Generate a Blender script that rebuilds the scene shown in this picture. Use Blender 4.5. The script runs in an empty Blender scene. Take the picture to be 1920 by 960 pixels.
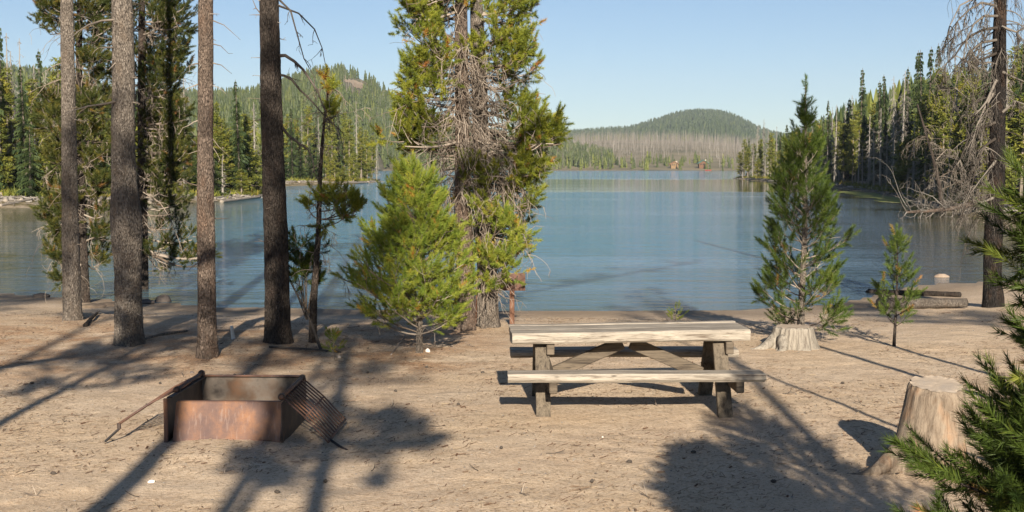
import bpy, math, random
import numpy as np
from mathutils import Vector

R = np.random.RandomState(7)
random.seed(7)
C = bpy.data.collections.new('place'); bpy.context.scene.collection.children.link(C)
sc = bpy.context.scene
F = 2400.0; CAMZ = 2.25; PITCH = math.atan(168/2400.0)
SUN = np.array([.078, -1.0, .404])            # towards the sun
WATER = -.35

# ------------------------------------------------------------------ helpers
def pdir(px, py):
    a = (px-960)/F; b = (480-py)/F
    c, s = math.cos(PITCH), math.sin(PITCH)
    return np.array([a, c+b*s, -s+b*c])
def P(px, py, D):
    d = pdir(px, py); return np.array([0, 0, CAMZ])+d*(D/d[1])

def hsh(ix, iy, iz, seed):
    n = (ix*374761393+iy*668265263+iz*1274126177+seed*974634777) & 0xffffffff
    n = ((n ^ (n >> 13))*1274126177) & 0xffffffff
    n = n ^ (n >> 16)
    return (n & 0xffff)/65535.0
def vnoise(x, y, z=0., seed=0):
    x = np.asarray(x, float); y = np.asarray(y, float)+0*x; z = np.asarray(z, float)+0*x; x = x+0*y
    ix = np.floor(x).astype(np.int64); iy = np.floor(y).astype(np.int64); iz = np.floor(z).astype(np.int64)
    fx = x-ix; fy = y-iy; fz = z-iz
    fx = fx*fx*(3-2*fx); fy = fy*fy*(3-2*fy); fz = fz*fz*(3-2*fz)
    def L(a, b, t): return a+(b-a)*t
    r = []
    for k in (0, 1):
        a = L(hsh(ix, iy, iz+k, seed), hsh(ix+1, iy, iz+k, seed), fx)
        b = L(hsh(ix, iy+1, iz+k, seed), hsh(ix+1, iy+1, iz+k, seed), fx)
        r.append(L(a, b, fy))
    return L(r[0], r[1], fz)*2-1
def fbm(x, y, z=0., o=4, seed=0):
    s = 0; a = 1; t = 0
    for k in range(o):
        s = s+a*vnoise(np.asarray(x)*2**k, np.asarray(y)*2**k, np.asarray(z)*2**k, seed+k); t += a; a *= .5
    return s/t
def sstep(x, a, b):
    t = np.clip((np.asarray(x, float)-a)/(b-a), 0, 1); return t*t*(3-2*t)

# lake outline, from the photo's shorelines on the water plane
def wp(px, py):
    d = pdir(px, py); t = (WATER-CAMZ)/d[2]; return (d[0]*t, d[1]*t)
LAKE = [(-34, 27)]+[wp(*q) for q in [(0, 548), (300, 566), (450, 575), (650, 580), (950, 583), (1390, 582), (1560, 570), (1620, 556),
        (1660, 545), (1740, 531), (1860, 527), (1960, 522)]]+[(15.8, 34), (19, 44)]+[wp(*q) for q in [(1885, 428), (1800, 407), (1762, 399), (1700, 374), (1600, 358),
        (1500, 347), (1440, 341), (1388, 336.5), (1372, 334.5)]]+[(60, 330), (100, 450), (190, 640), (170, 760), (143, 800), (90, 800), (26, 790), (-65, 780), (-110, 760), (-100, 640), (-60, 400), (-34, 300), (-24, 240)]+[
        wp(*q) for q in [(715, 341), (690, 344), (640, 347), (560, 348.5), (520, 350), (498, 356), (492, 368), (440, 375), (400, 379), (300, 382), (200, 386), (80, 389), (0, 391), (-200, 396)]]+[(-48, 60), (-50, 40)]
LK = np.array(LAKE)
def sdf(x, y):
    x = np.asarray(x, float).ravel(); y = np.asarray(y, float).ravel()
    dm = np.full(x.shape, 1e9); ins = np.zeros(x.shape, bool)
    n = len(LK)
    for i in range(n):
        x0, y0 = LK[i]; x1, y1 = LK[(i+1) % n]
        dx, dy = x1-x0, y1-y0
        t = np.clip(((x-x0)*dx+(y-y0)*dy)/(dx*dx+dy*dy), 0, 1)
        dm = np.minimum(dm, (x-x0-t*dx)**2+(y-y0-t*dy)**2)
        c = ((y0 > y) != (y1 > y)) & (x < (x1-x0)*(y-y0)/(y1-y0+1e-12)+x0)
        ins ^= c
    d = np.sqrt(dm)
    return np.where(ins, -d, d)
MOUNDS = []
def H(x, y):
    x = np.asarray(x, float); y = np.asarray(y, float); sh = np.broadcast(x, y).shape
    x = (x+np.zeros(sh)).ravel(); y = (y+np.zeros(sh)).ravel()
    d = sdf(x, y)
    amp = .12+.55*sstep(y, 40, 110)
    d = d+amp*fbm(x*.45, y*.45, seed=3)*np.where(np.abs(d) < 8, 1, .3)
    far = sstep(y, 34, 60)
    camp = WATER+.35*sstep(d, -.2, 6.5)+.012*sstep(d, 0, 1)
    bank = WATER+.45*sstep(d, -.3, 5)+.022*np.clip(d-4, 0, 90)+far*.12*fbm(x*.2, y*.2, seed=8)
    land = camp*(1-far)+bank*far+.03*fbm(x*.5, y*.5, seed=5)*sstep(d, .5, 3)+.009*(fbm(x*3.3, y*3.3, seed=6)+.7*fbm(x*8, y*8, o=2, seed=16))*sstep(d, .1, 1.2)*(1-sstep(y, 26, 40))
    bed = WATER-.03-.11*np.clip(-d, 0, 15)
    z = np.where(d > 0, land, bed)
    for (mx, my, mr, mh) in MOUNDS:
        z = z+mh*np.exp(-((x-mx)**2+(y-my)**2)/(mr*mr))
    return z.reshape(sh)
def Hs(x, y): return float(H(x, y))
def G(px, py):
    d = pdir(px, py); t = (0-CAMZ)/d[2]
    for _ in range(8):
        z = Hs(d[0]*t, d[1]*t); t = .5*t+.5*(z-CAMZ)/d[2]
    p = np.array([0, 0, CAMZ])+d*t; p[2] = Hs(p[0], p[1]); return p

def tag(o, label=None, cat=None, group=None, kind=None):
    if label: o['label'] = label
    if cat: o['category'] = cat
    if group: o['group'] = group
    if kind: o['kind'] = kind
    return o
def empty(name, loc, label, cat, group=None):
    o = bpy.data.objects.new(name, None); C.objects.link(o); o.location = [float(v) for v in loc]
    o.empty_display_size = .1
    return tag(o, label, cat, group)

def norm(v): v = np.asarray(v, float); return v/(np.linalg.norm(v)+1e-12)

class MB:
    def __init__(s): s.v = []; s.t = []; s.q = []; s.tm = []; s.qm = []; s.a = []; s.n = 0
    def add(s, v, tris=None, quads=None, m=0, tint=.5):
        v = np.asarray(v, float); s.v.append(v)
        s.a.append(np.broadcast_to(np.asarray(tint, float), (len(v),)).copy())
        if tris is not None and len(tris): s.t.append(np.asarray(tris)+s.n); s.tm.append(np.full(len(tris), m))
        if quads is not None and len(quads): s.q.append(np.asarray(quads)+s.n); s.qm.append(np.full(len(quads), m))
        s.n += len(v)
    def tube(s, path, rad, seg=6, m=0, tint=.5, cap=True, bump=None):
        path = np.asarray(path, float); n = len(path); rad = np.broadcast_to(np.asarray(rad, float), (n,))
        T = np.gradient(path, axis=0); T /= np.linalg.norm(T, axis=1)[:, None]+1e-12
        u = np.cross(T[0], [0.13, .97, .2]) if abs(T[0][1]) < .9 else np.cross(T[0], [1, 0, 0]); u = norm(u)
        U = np.zeros((n, 3))
        for i in range(n):
            u = u-T[i]*np.dot(u, T[i]); u = norm(u); U[i] = u
        W = np.cross(T, U)
        th = np.arange(seg)*2*math.pi/seg
        rr = rad[:, None]*np.ones(seg)
        if bump is not None: rr = bump(rr, path, th)
        v = path[:, None, :]+rr[:, :, None]*(np.cos(th)[None, :, None]*U[:, None, :]+np.sin(th)[None, :, None]*W[:, None, :])
        i, j = np.meshgrid(np.arange(n-1), np.arange(seg), indexing='ij'); j2 = (j+1) % seg
        q = np.stack([i*seg+j, i*seg+j2, (i+1)*seg+j2, (i+1)*seg+j], -1).reshape(-1, 4)
        V = v.reshape(-1, 3); tr = []
        if cap:
            V = np.vstack([V, path[0], path[-1]]); k = n*seg
            for j in range(seg):
                tr.append((k, (j+1) % seg, j)); tr.append((k+1, (n-1)*seg+j, (n-1)*seg+(j+1) % seg))
        s.add(V, tr, q, m, tint)
    def grid(s, v, closed=False, m=0, tint=.5):
        a, b = v.shape[:2]
        i, j = np.meshgrid(np.arange(a-1), np.arange(b if closed else b-1), indexing='ij'); j2 = (j+1) % b
        q = np.stack([i*b+j, i*b+j2, (i+1)*b+j2, (i+1)*b+j], -1).reshape(-1, 4)
        s.add(v.reshape(-1, 3), None, q, m, tint)
    def box(s, c, size, rot=None, m=0, tint=.5, bev=.0):
        # box with chamfered edges: 24 verts
        hx, hy, hz = [k/2 for k in size]; b = min(bev, hx*.9, hy*.9, hz*.9)
        if b <= 0:
            v = np.array([(x, y, z) for x in (-hx, hx) for y in (-hy, hy) for z in (-hz, hz)])
            q = [(0, 1, 3, 2), (4, 6, 7, 5), (0, 4, 5, 1), (2, 3, 7, 6), (0, 2, 6, 4), (1, 5, 7, 3)]; tr = []
        else:
            v = []; idx = {}
            for sx in (-1, 1):
                for sy in (-1, 1):
                    for sz in (-1, 1):
                        for ax in range(3):
                            p = [sx*(hx-b), sy*(hy-b), sz*(hz-b)]; p[ax] = (sx*hx, sy*hy, sz*hz)[ax]
                            idx[(sx, sy, sz, ax)] = len(v); v.append(p)
            v = np.array(v); q = []; tr = []
            for ax in range(3):
                o = [k for k in range(3) if k != ax]
                for sg in (-1, 1):
                    f = []
                    for (a1, a2) in ((-1, -1), (1, -1), (1, 1), (-1, 1)):
                        k = [0, 0, 0]; k[ax] = sg; k[o[0]] = a1; k[o[1]] = a2; f.append(idx[(*k, ax)])
                    q.append(f)
                for a1 in (-1, 1):
                    for a2 in (-1, 1):
                        f = []
                        for (e, which) in ((-1, o[0]), (1, o[0]), (1, o[1]), (-1, o[1])):
                            k = [0, 0, 0]; k[ax] = e; k[o[0]] = a1; k[o[1]] = a2; f.append(idx[(*k, which)])
                        q.append(f)
            for sx in (-1, 1):
                for sy in (-1, 1):
                    for sz in (-1, 1): tr.append([idx[(sx, sy, sz, a)] for a in range(3)])
        if rot is not None: v = v@np.asarray(rot).T
        s.add(v+np.asarray(c), tr, q, m, tint)
    def bar(s, a, b, w, h, m=0, bev=.004, up=(0, 0, 1), tint=.5):
        a = np.asarray(a, float); b = np.asarray(b, float); L = np.linalg.norm(b-a); x = (b-a)/L
        y = norm(np.cross(up, x)); z = np.cross(x, y)
        s.box((a+b)/2, (L, w, h), np.stack([x, y, z], 1), m, tint, bev)
    def build(s, name, mats, parent=None, smooth=False, origin=None, fixn=False):
        V = np.vstack(s.v); A = np.concatenate(s.a)
        if parent is not None: org = np.array(parent.location[:])
        elif origin is not None: org = np.asarray(origin, float)
        else: org = np.zeros(3)
        if parent is not None and parent.type == 'MESH': org = np.array(parent['_o'])
        V = V-org
        T = np.vstack(s.t) if s.t else np.zeros((0, 3), int); Q = np.vstack(s.q) if s.q else np.zeros((0, 4), int)
        me = bpy.data.meshes.new(name)
        me.vertices.add(len(V)); me.vertices.foreach_set('co', V.ravel())
        nl = T.size+Q.size; me.loops.add(nl); me.loops.foreach_set('vertex_index', np.concatenate([T.ravel(), Q.ravel()]).astype(np.int32))
        nf = len(T)+len(Q); me.polygons.add(nf)
        st = np.concatenate([np.arange(len(T))*3, T.size+np.arange(len(Q))*4]).astype(np.int32)
        me.polygons.foreach_set('loop_start', st)
        mi = np.concatenate(([np.concatenate(s.tm)] if s.tm else [])+([np.concatenate(s.qm)] if s.qm else [])).astype(np.int32)
        me.polygons.foreach_set('material_index', mi)
        me.polygons.foreach_set('use_smooth', np.full(nf, bool(smooth)))
        at = me.attributes.new('tint', 'FLOAT', 'POINT'); at.data.foreach_set('value', A.astype(np.float32))
        me.update()
        if fixn:
            import bmesh
            bm = bmesh.new(); bm.from_mesh(me); bmesh.ops.recalc_face_normals(bm, faces=bm.faces); bm.to_mesh(me); bm.free()
        for m in (mats if isinstance(mats, (list, tuple)) else [mats]): me.materials.append(m)
        o = bpy.data.objects.new(name, me); C.objects.link(o)
        if parent is not None: o.parent = parent
        elif origin is not None: o.location = [float(k) for k in origin]
        return o

def rotz(a): c, s = math.cos(a), math.sin(a); return np.array([[c, -s, 0], [s, c, 0], [0, 0, 1.]])
def rotx(a): c, s = math.cos(a), math.sin(a); return np.array([[1., 0, 0], [0, c, -s], [0, s, c]])
def roty(a): c, s = math.cos(a), math.sin(a); return np.array([[c, 0, s], [0, 1., 0], [-s, 0, c]])

# ------------------------------------------------------------------ materials
class NT:
    def __init__(s, name):
        s.m = bpy.data.materials.new(name); s.m.use_nodes = True; s.t = s.m.node_tree; s.t.nodes.clear()
        s.out = s.t.nodes.new('ShaderNodeOutputMaterial')
    def n(s, typ, **k):
        nd = s.t.nodes.new('ShaderNode'+typ)
        for a, b in k.items():
            if a.startswith('i_'):
                key = a[2:].replace('_', ' ')
                nd.inputs[key].default_value = b
            else: setattr(nd, a, b)
        return nd
    def l(s, a, b): s.t.links.new(a, b)
    def coord(s, scale=(1, 1, 1), kind='Object'):
        c = s.n('TexCoord'); m = s.n('Mapping'); m.inputs['Scale'].default_value = scale
        s.l(c.outputs[kind], m.inputs['Vector']); return m.outputs['Vector']
    def pos(s, scale=(1, 1, 1)):
        c = s.n('NewGeometry'); m = s.n('Mapping'); m.inputs['Scale'].default_value = scale
        s.l(c.outputs['Position'], m.inputs['Vector']); return m.outputs['Vector']
    def noise(s, vec, scale, detail=4, rough=.55, dist=0):
        nd = s.n('TexNoise'); nd.inputs['Scale'].default_value = scale; nd.inputs['Detail'].default_value = detail
        nd.inputs['Roughness'].default_value = rough; nd.inputs['Distortion'].default_value = dist
        s.l(vec, nd.inputs['Vector']); return nd.outputs['Fac']
    def vor(s, vec, scale, feat='F1', out='Distance'):
        nd = s.n('TexVoronoi'); nd.feature = feat; nd.inputs['Scale'].default_value = scale; s.l(vec, nd.inputs['Vector']); return nd.outputs[out]
    def ramp(s, fac, stops, interp='LINEAR'):
        nd = s.n('ValToRGB'); cr = nd.color_ramp; cr.interpolation = interp
        while len(cr.elements) < len(stops): cr.elements.new(.5)
        for e, (p, c) in zip(cr.elements, stops):
            e.position = p; e.color = (*c, 1) if len(c) == 3 else c
        s.l(fac, nd.inputs['Fac']); return nd.outputs['Color']
    def map(s, v, a, b, c=0, d=1):
        nd = s.n('MapRange'); nd.inputs['From Min'].default_value = a; nd.inputs['From Max'].default_value = b
        nd.inputs['To Min'].default_value = c; nd.inputs['To Max'].default_value = d; s.l(v, nd.inputs['Value']); return nd.outputs['Result']
    def math(s, op, a, b=None):
        nd = s.n('Math', operation=op)
        for i, x in enumerate((a, b)):
            if x is None: continue
            if isinstance(x, (int, float)): nd.inputs[i].default_value = x
            else: s.l(x, nd.inputs[i])
        return nd.outputs[0]
    def mix(s, fac, a, b, typ='MIX'):
        nd = s.n('Mix', data_type='RGBA', blend_type=typ)
        for inp, x in ((nd.inputs[0], fac), (nd.inputs[6], a), (nd.inputs[7], b)):
            if isinstance(x, (int, float)): inp.default_value = x
            elif isinstance(x, tuple): inp.default_value = (*x, 1)
            else: s.l(x, inp)
        return nd.outputs[2]
    def bump(s, h, strength=.5, dist=.01):
        nd = s.n('Bump'); nd.inputs['Strength'].default_value = strength; nd.inputs['Distance'].default_value = dist
        s.l(h, nd.inputs['Height']); return nd.outputs['Normal']
    def attr(s, name='tint'): nd = s.n('Attribute'); nd.attribute_name = name; return nd.outputs['Fac']
    def bsdf(s, color, rough=.85, normal=None, spec=.25, metal=0):
        b = s.n('BsdfPrincipled'); b.inputs['Specular IOR Level'].default_value = spec; b.inputs['Metallic'].default_value = metal
        for nm, x in (('Base Color', color), ('Roughness', rough)):
            if isinstance(x, tuple): b.inputs[nm].default_value = (*x, 1)
            elif isinstance(x, (int, float)): b.inputs[nm].default_value = x
            else: s.l(x, b.inputs[nm])
        if normal is not None: s.l(normal, b.inputs['Normal'])
        s.l(b.outputs[0], s.out.inputs['Surface']); return b

def mat_bark(name, c1, c2, c3, sc_=1.0, bump=.9):
    c1, c2, c3 = [tuple(.82*k for k in c) for c in (c1, c2, c3)]
    m = NT(name); v = m.coord((1, 1, .45)); 
    f = m.vor(v, 42*sc_); e = m.vor(m.coord((1, 1, .35)), 58*sc_, 'DISTANCE_TO_EDGE'); n = m.noise(v, 7, 5); n2 = m.noise(v, 34*sc_, 5, .8); n3 = m.noise(m.coord((1, 1, .6)), 2.2, 3)
    s1 = m.math('ADD', m.math('MULTIPLY', f, .5), m.math('MULTIPLY', n2, .7))
    col = m.ramp(s1, [(.34, tuple(k*.6 for k in c2)), (.44, c2), (.56, c1), (.74, tuple(k*1.5 for k in c1))])
    col = m.mix(m.map(n, .5, .7), col, c3)
    col = m.mix(m.map(e, 0, .14, .42, 0), col, tuple(k*.35 for k in c2))
    col = m.mix(m.map(n3, .42, .6, 0, .4), col, tuple(k*.6 for k in c1)); n4 = m.noise(m.coord((1, 1, .3)), 16, 4, .7); col = m.mix(m.map(n4, .52, .62, 0, .5), col, tuple(k*.45 for k in c1))
    h = m.math('ADD', m.math('MULTIPLY', m.map(e, 0, .25), .8), m.math('ADD', m.math('MULTIPLY', n2, .8), m.math('MULTIPLY', n4, -1.6)))
    m.bsdf(col, .92, m.bump(h, bump, .03), .15); return m.m
def mat_needle(name, stops, trans=.3):
    trans *= .65
    m = NT(name); t = m.attr(); v = m.coord(); n = m.noise(v, 9, 2)
    f = m.math('ADD', t, m.map(n, .3, .7, -.07, .07))
    col = m.ramp(f, stops)
    d = m.n('BsdfPrincipled'); m.l(col, d.inputs['Base Color']); d.inputs['Roughness'].default_value = .55; d.inputs['Specular IOR Level'].default_value = .25
    tr = m.n('BsdfTranslucent'); m.l(col, tr.inputs['Color'])
    mx = m.n('MixShader'); mx.inputs[0].default_value = trans; m.l(d.outputs[0], mx.inputs[1]); m.l(tr.outputs[0], mx.inputs[2])
    m.l(mx.outputs[0], m.out.inputs['Surface']); return m.m
def mat_deadwood(name, a, b, sc_=1):
    a, b = tuple(k*.66 for k in a), tuple(k*.6 for k in b)
    m = NT(name); v = m.coord(); t = m.attr(); n = m.noise(v, 5*sc_, 4)
    f = m.math('ADD', m.math('MULTIPLY', t, .6), m.math('MULTIPLY', n, .4))
    m.bsdf(m.ramp(f, [(.3, b), (.62, a)]), .9, m.bump(m.noise(v, 60*sc_, 3), .5, .01), .15); return m.m

M = {}
M['bark'] = mat_bark('grey_scaly_bark', (.30, .255, .21), (.14, .115, .095), (.33, .255, .19))
M['bark2'] = mat_bark('brown_scaly_bark', (.25, .19, .148), (.11, .083, .067), (.30, .19, .13))
M['bark_dark'] = mat_bark('dark_bark', (.09, .073, .06), (.04, .034, .03), (.14, .10, .078), .8)
M['bark_char'] = mat_bark('blackened_bark', (.035, .03, .027), (.016, .014, .013), (.10, .065, .045), .6)
M['twig_grey'] = mat_deadwood('grey_hanging_twigs', (.28, .245, .205), (.08, .065, .053))
M['twig'] = mat_deadwood('pale_dead_twigs', (.50, .42, .34), (.24, .185, .14))
M['twig_dark'] = mat_deadwood('dark_dead_twigs', (.17, .14, .115), (.06, .05, .042))
M['snagw'] = mat_deadwood('silvery_snag_wood', (.40, .36, .31), (.22, .19, .16), .3)
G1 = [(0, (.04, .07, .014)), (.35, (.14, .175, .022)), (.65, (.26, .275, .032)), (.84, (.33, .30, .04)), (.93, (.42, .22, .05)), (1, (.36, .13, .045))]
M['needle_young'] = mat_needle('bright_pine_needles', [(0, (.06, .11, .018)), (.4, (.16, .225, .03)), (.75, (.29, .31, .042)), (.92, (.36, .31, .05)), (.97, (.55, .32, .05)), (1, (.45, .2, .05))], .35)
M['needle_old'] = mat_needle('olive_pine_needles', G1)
M['needle_shaded'] = mat_needle('shaded_pine_needles', [(0, (.014, .028, .009)), (.5, (.055, .07, .016)), (.85, (.17, .15, .028)), (.94, (.26, .14, .04)), (1, (.2, .09, .035))], .25)  # extra dark: the shade on the left shore pines is carried in this colour
M['needle_front'] = mat_needle('fresh_green_needles', [(0, (.02, .038, .008)), (.5, (.07, .105, .016)), (.85, (.20, .215, .032)), (.94, (.3, .24, .07)), (1, (.42, .19, .09))], .25)
M['needle_mid'] = mat_needle('green_pine_needles', [(0, (.03, .06, .014)), (.5, (.095, .14, .022)), (.85, (.2, .22, .04)), (.95, (.33, .24, .06)), (1, (.38, .18, .06))], .3)
M['fir'] = mat_needle('fir_needles', [(0, (.028, .047, .02)), (.5, (.05, .075, .026)), (1, (.085, .105, .03))], .2)
M['farpine'] = mat_needle('far_pine_needles', [(0, (.05, .07, .018)), (.5, (.15, .165, .028)), (.85, (.24, .225, .034)), (1, (.26, .19, .04))], .2)
M['farsnag'] = mat_needle('weathered_bare_twigs', [(0, (.15, .133, .112)), (.5, (.23, .205, .175)), (1, (.36, .33, .285))], .0)
M['fartrunk'] = mat_deadwood('far_trunk_bark', (.36, .30, .24), (.12, .09, .07), .2)

def mat_ground():
    m = NT('pale_pumice_sand'); g = m.pos()
    big = m.noise(g, .35, 4); mid = m.noise(g, 2.2, 5, .6); fine = m.noise(g, 38, 4, .7); grit = m.noise(g, 160, 2, .6)
    col = m.ramp(mid, [(.3, (.51, .39, .272)), (.52, (.60, .465, .33)), (.72, (.66, .525, .38))])
    col = m.mix(m.map(big, .42, .62, 0, .55), col, (.58, .42, .26))
    # rusty needle litter, in drifts under the trees
    lit = m.math('MULTIPLY', m.map(m.noise(g, .8, 5, .65), .47, .6), m.map(m.noise(m.pos((1, 2.6, 1)), 26, 3, .8), .45, .6))
    sy = m.n('SeparateXYZ'); m.l(g, sy.inputs[0])
    und = m.math('MULTIPLY', m.math('MULTIPLY', m.map(sy.outputs['Y'], 12.6, 14.3), m.map(sy.outputs['Y'], 20.5, 17)), m.map(sy.outputs['X'], .6, -1))
    und = m.math('MULTIPLY', und, m.map(m.noise(g, 1.3, 5, .7), .40, .58))
    pack = m.math('MULTIPLY', m.map(m.noise(g, .55, 4, .6), .50, .62), m.map(m.noise(g, 6, 4, .7), .38, .6))
    col = m.mix(m.math('MULTIPLY', pack, .26), col, (.31, .22, .145))
    col = m.mix(m.math('MULTIPLY', und, .85), col, m.mix(m.map(m.noise(g, 50, 3, .8), .4, .6), (.16, .09, .05), (.50, .27, .13)))
    col = m.mix(m.math('MULTIPLY', lit, .42), col, (.36, .215, .125))
    col = m.mix(m.map(fine, .53, .66, 0, .8), col, (.25, .165, .10)); f2 = m.noise(g, 110, 3, .8); col = m.mix(m.map(f2, .56, .68, 0, .6), col, (.2, .13, .08)); col = m.mix(m.map(f2, .43, .33, 0, .6), col, (.8, .67, .5))
    col = m.mix(m.map(fine, .46, .32, 0, .6), col, (.68, .56, .42))
    v = m.vor(g, 55); peb = m.math('LESS_THAN', v, .13)
    vc = m.n('TexVoronoi'); vc.inputs['Scale'].default_value = 55; m.l(g, vc.inputs['Vector'])
    pk = m.math('MULTIPLY', peb, m.map(vc.outputs['Color'], .5, .6))
    col = m.mix(m.math('MULTIPLY', pk, .8), col, m.ramp(vc.outputs['Color'], [(.5, (.14, .10, .075)), (.8, (.5, .42, .34)), (.95, (.7, .62, .52))]))
    # damp margin along the water
    sx = m.n('SeparateXYZ'); m.l(g, sx.inputs[0])
    wet = m.math('MULTIPLY', m.map(sx.outputs['Z'], -.24, -.31), m.map(sx.outputs['Y'], 60, 50))
    col = m.mix(m.math('MULTIPLY', wet, .55), col, (.13, .10, .075))
    # banks: dry grass, duff and bleached wood bits
    bk = m.map(sx.outputs['Y'], 45, 62)
    bn = m.noise(g, .9, 6, .7)
    bcol = m.ramp(bn, [(.35, (.09, .08, .035)), (.5, (.2, .16, .09)), (.6, (.36, .29, .21)), (.75, (.46, .38, .3))])
    inl = m.map(sx.outputs['Z'], .15, .9)
    bcol = m.mix(m.math('MULTIPLY', inl, .8), bcol, m.ramp(bn, [(.35, (.06, .065, .025)), (.6, (.15, .13, .07)), (.75, (.26, .21, .13))]))
    col = m.mix(bk, col, bcol)
    h = m.math('ADD', m.math('MULTIPLY', fine, .5), m.math('ADD', m.math('MULTIPLY', grit, .2), m.math('ADD', m.math('MULTIPLY', mid, 1.6), m.math('MULTIPLY', pk, .5))))
    m.bsdf(col, .95, m.bump(h, .8, .035), .1); return m.m
M['ground'] = mat_ground()

def mat_water():
    m = NT('lake_water'); g = m.pos(); sx = m.n('SeparateXYZ'); m.l(g, sx.inputs[0]); Y = sx.outputs['Y']; X = sx.outputs['X']
    w1 = m.noise(m.pos((.8, 2.6, 1)), 2.0, 3, .55, .3); w2 = m.noise(m.pos((1, 2.2, 1)), 6.5, 3, .6); w3 = m.noise(m.pos((.5, 1.6, 1)), .55, 2)
    patch = m.noise(m.pos((.012, .05, 1)), 1.0, 3, .6)
    patch2 = m.noise(m.pos((.03, .16, 1)), 1.0, 4, .6)
    wob = m.math('MULTIPLY', m.math('SUBTRACT', patch, .5), 60)
    Yw = m.math('ADD', Y, wob)
    calm = m.math('MULTIPLY', m.map(Yw, 122, 134), m.map(Yw, 300, 250))
    calm = m.math('MULTIPLY', calm, m.map(X, -18, 0))
    w4 = m.noise(m.pos((.28, 1.0, 1)), 1.7, 3, .6, .4)
    h = m.math('ADD', m.math('MULTIPLY', w4, 1.3), m.math('ADD', m.math('MULTIPLY', w1, .6), m.math('ADD', m.math('MULTIPLY', w2, .22), m.math('MULTIPLY', w3, .8))))
    bump = m.n('Bump'); bump.inputs['Distance'].default_value = .13; m.l(h, bump.inputs['Height'])
    st = m.math('MULTIPLY', m.map(calm, 0, 1, 1, .03), m.map(patch2, .35, .65, .35, 1.25))
    # sheltered, calmer water close to the wooded banks
    st = m.math('MULTIPLY', st, m.map(m.math('SUBTRACT', X, m.math('MULTIPLY', Y, .14)), 2, 9, 1, .3))
    st = m.math('MULTIPLY', st, m.map(m.math('ADD', X, m.math('MULTIPLY', Y, .16)), -9, -2, .4, 1))
    m.l(m.math('MULTIPLY', st, 1.0), bump.inputs['Strength'])
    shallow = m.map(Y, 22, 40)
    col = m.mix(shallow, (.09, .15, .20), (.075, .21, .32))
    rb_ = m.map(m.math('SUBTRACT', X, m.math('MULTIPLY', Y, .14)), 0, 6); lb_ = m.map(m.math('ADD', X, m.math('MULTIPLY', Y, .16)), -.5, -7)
    col = m.mix(rb_, col, (.04, .042, .018)); col = m.mix(lb_, col, (.04, .058, .035))  # darker by the banks: weedy shallows, plus tree reflections put into the colour
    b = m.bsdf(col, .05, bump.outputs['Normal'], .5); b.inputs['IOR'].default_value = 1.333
    return m.m
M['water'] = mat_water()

def mat_oldwood(name, base=(.62, .52, .42), streak=(.30, .22, .16), axis='X', stain=.5):
    m = NT(name); s = {'X': (.6, 9, 9), 'Z': (9, 9, .6)}[axis]
    v = m.coord(s); n = m.noise(v, 3.2, 5, .65, .6); n2 = m.noise(v, 14, 3, .6); pt = m.noise(m.coord(), 2.3, 3)
    col = m.ramp(n, [(.33, streak), (.45, tuple(k*.75 for k in base)), (.56, base), (.75, tuple(min(1, k*1.18) for k in base))])
    col = m.mix(m.map(n2, .56, .66, 0, .75), col, streak)
    col = m.mix(m.map(pt, .5, .72, 0, stain), col, tuple(k*.55 for k in base))
    kn = m.vor(m.coord((1.3, 4, 4) if axis == 'X' else (4, 4, 1.3)), 1.9); col = m.mix(m.map(kn, .09, .03, 0, .75), col, tuple(k*.5 for k in streak))
    m.bsdf(col, .88, m.bump(m.math('ADD', n, n2), .6, .008), .15); return m.m
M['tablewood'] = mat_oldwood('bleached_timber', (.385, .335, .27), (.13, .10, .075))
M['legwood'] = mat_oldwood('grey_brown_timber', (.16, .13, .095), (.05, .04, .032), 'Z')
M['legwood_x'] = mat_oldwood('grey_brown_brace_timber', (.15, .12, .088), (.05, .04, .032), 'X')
def mat_stump():
    m = NT('weathered_stump_side'); v = m.coord((1, 1, .09)); n = m.noise(v, 24, 6, .7, .3); n2 = m.noise(v, 110, 3, .7); p = m.noise(m.coord((1, 1, .5)), 6, 3)
    col = m.ramp(n, [(.3, (.09, .068, .048)), (.43, (.18, .138, .10)), (.58, (.26, .205, .15)), (.75, (.32, .265, .2))])
    col = m.mix(m.map(p, .54, .68, 0, .5), col, (.32, .18, .095))
    col = m.mix(m.map(n2, .58, .68, 0, .75), col, (.12, .08, .05))
    m.bsdf(col, .85, m.bump(m.math('ADD', n, n2), .6, .012), .2); return m.m
M['stump'] = mat_stump()
M['stump_grey'] = mat_oldwood('bleached_grey_stump', (.30, .265, .215), (.12, .095, .075), 'Z')
def mat_cut():
    m = NT('sawn_stump_top'); c = m.coord(); ln = m.n('VectorMath', operation='LENGTH')
    mp = m.coord((1, 1, 0)); m.l(mp, ln.inputs[0]); n = m.noise(c, 9, 4)
    r = m.math('ADD', ln.outputs['Value'], m.math('MULTIPLY', n, .05))
    w = m.math('SINE', m.math('MULTIPLY', r, 380))
    col = m.mix(m.map(w, -1, 1, 0, .35), (.42, .34, .26), (.32, .25, .18)); col = m.mix(m.map(n, .5, .7, 0, .5), col, (.33, .29, .25))
    m.bsdf(col, .85, m.bump(n, .4, .01), .2); return m.m
M['cut'] = mat_cut()
def mat_rust():
    m = NT('rusty_steel'); v = m.coord(); n = m.noise(v, 4.2, 5, .6); n2 = m.noise(v, 40, 4, .7); s = m.noise(m.coord((14, 14, 1)), 3, 3)
    col = m.ramp(n, [(.34, (.085, .05, .045)), (.48, (.135, .073, .052)), (.6, (.21, .10, .052)), (.76, (.27, .135, .062))])
    col = m.mix(m.map(n2, .5, .72, 0, .5), col, (.09, .055, .045)); col = m.mix(m.map(s, .58, .7, 0, .4), col, (.26, .19, .16))
    m.bsdf(col, .62, m.bump(n2, .3, .004), .4, .15); return m.m
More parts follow.
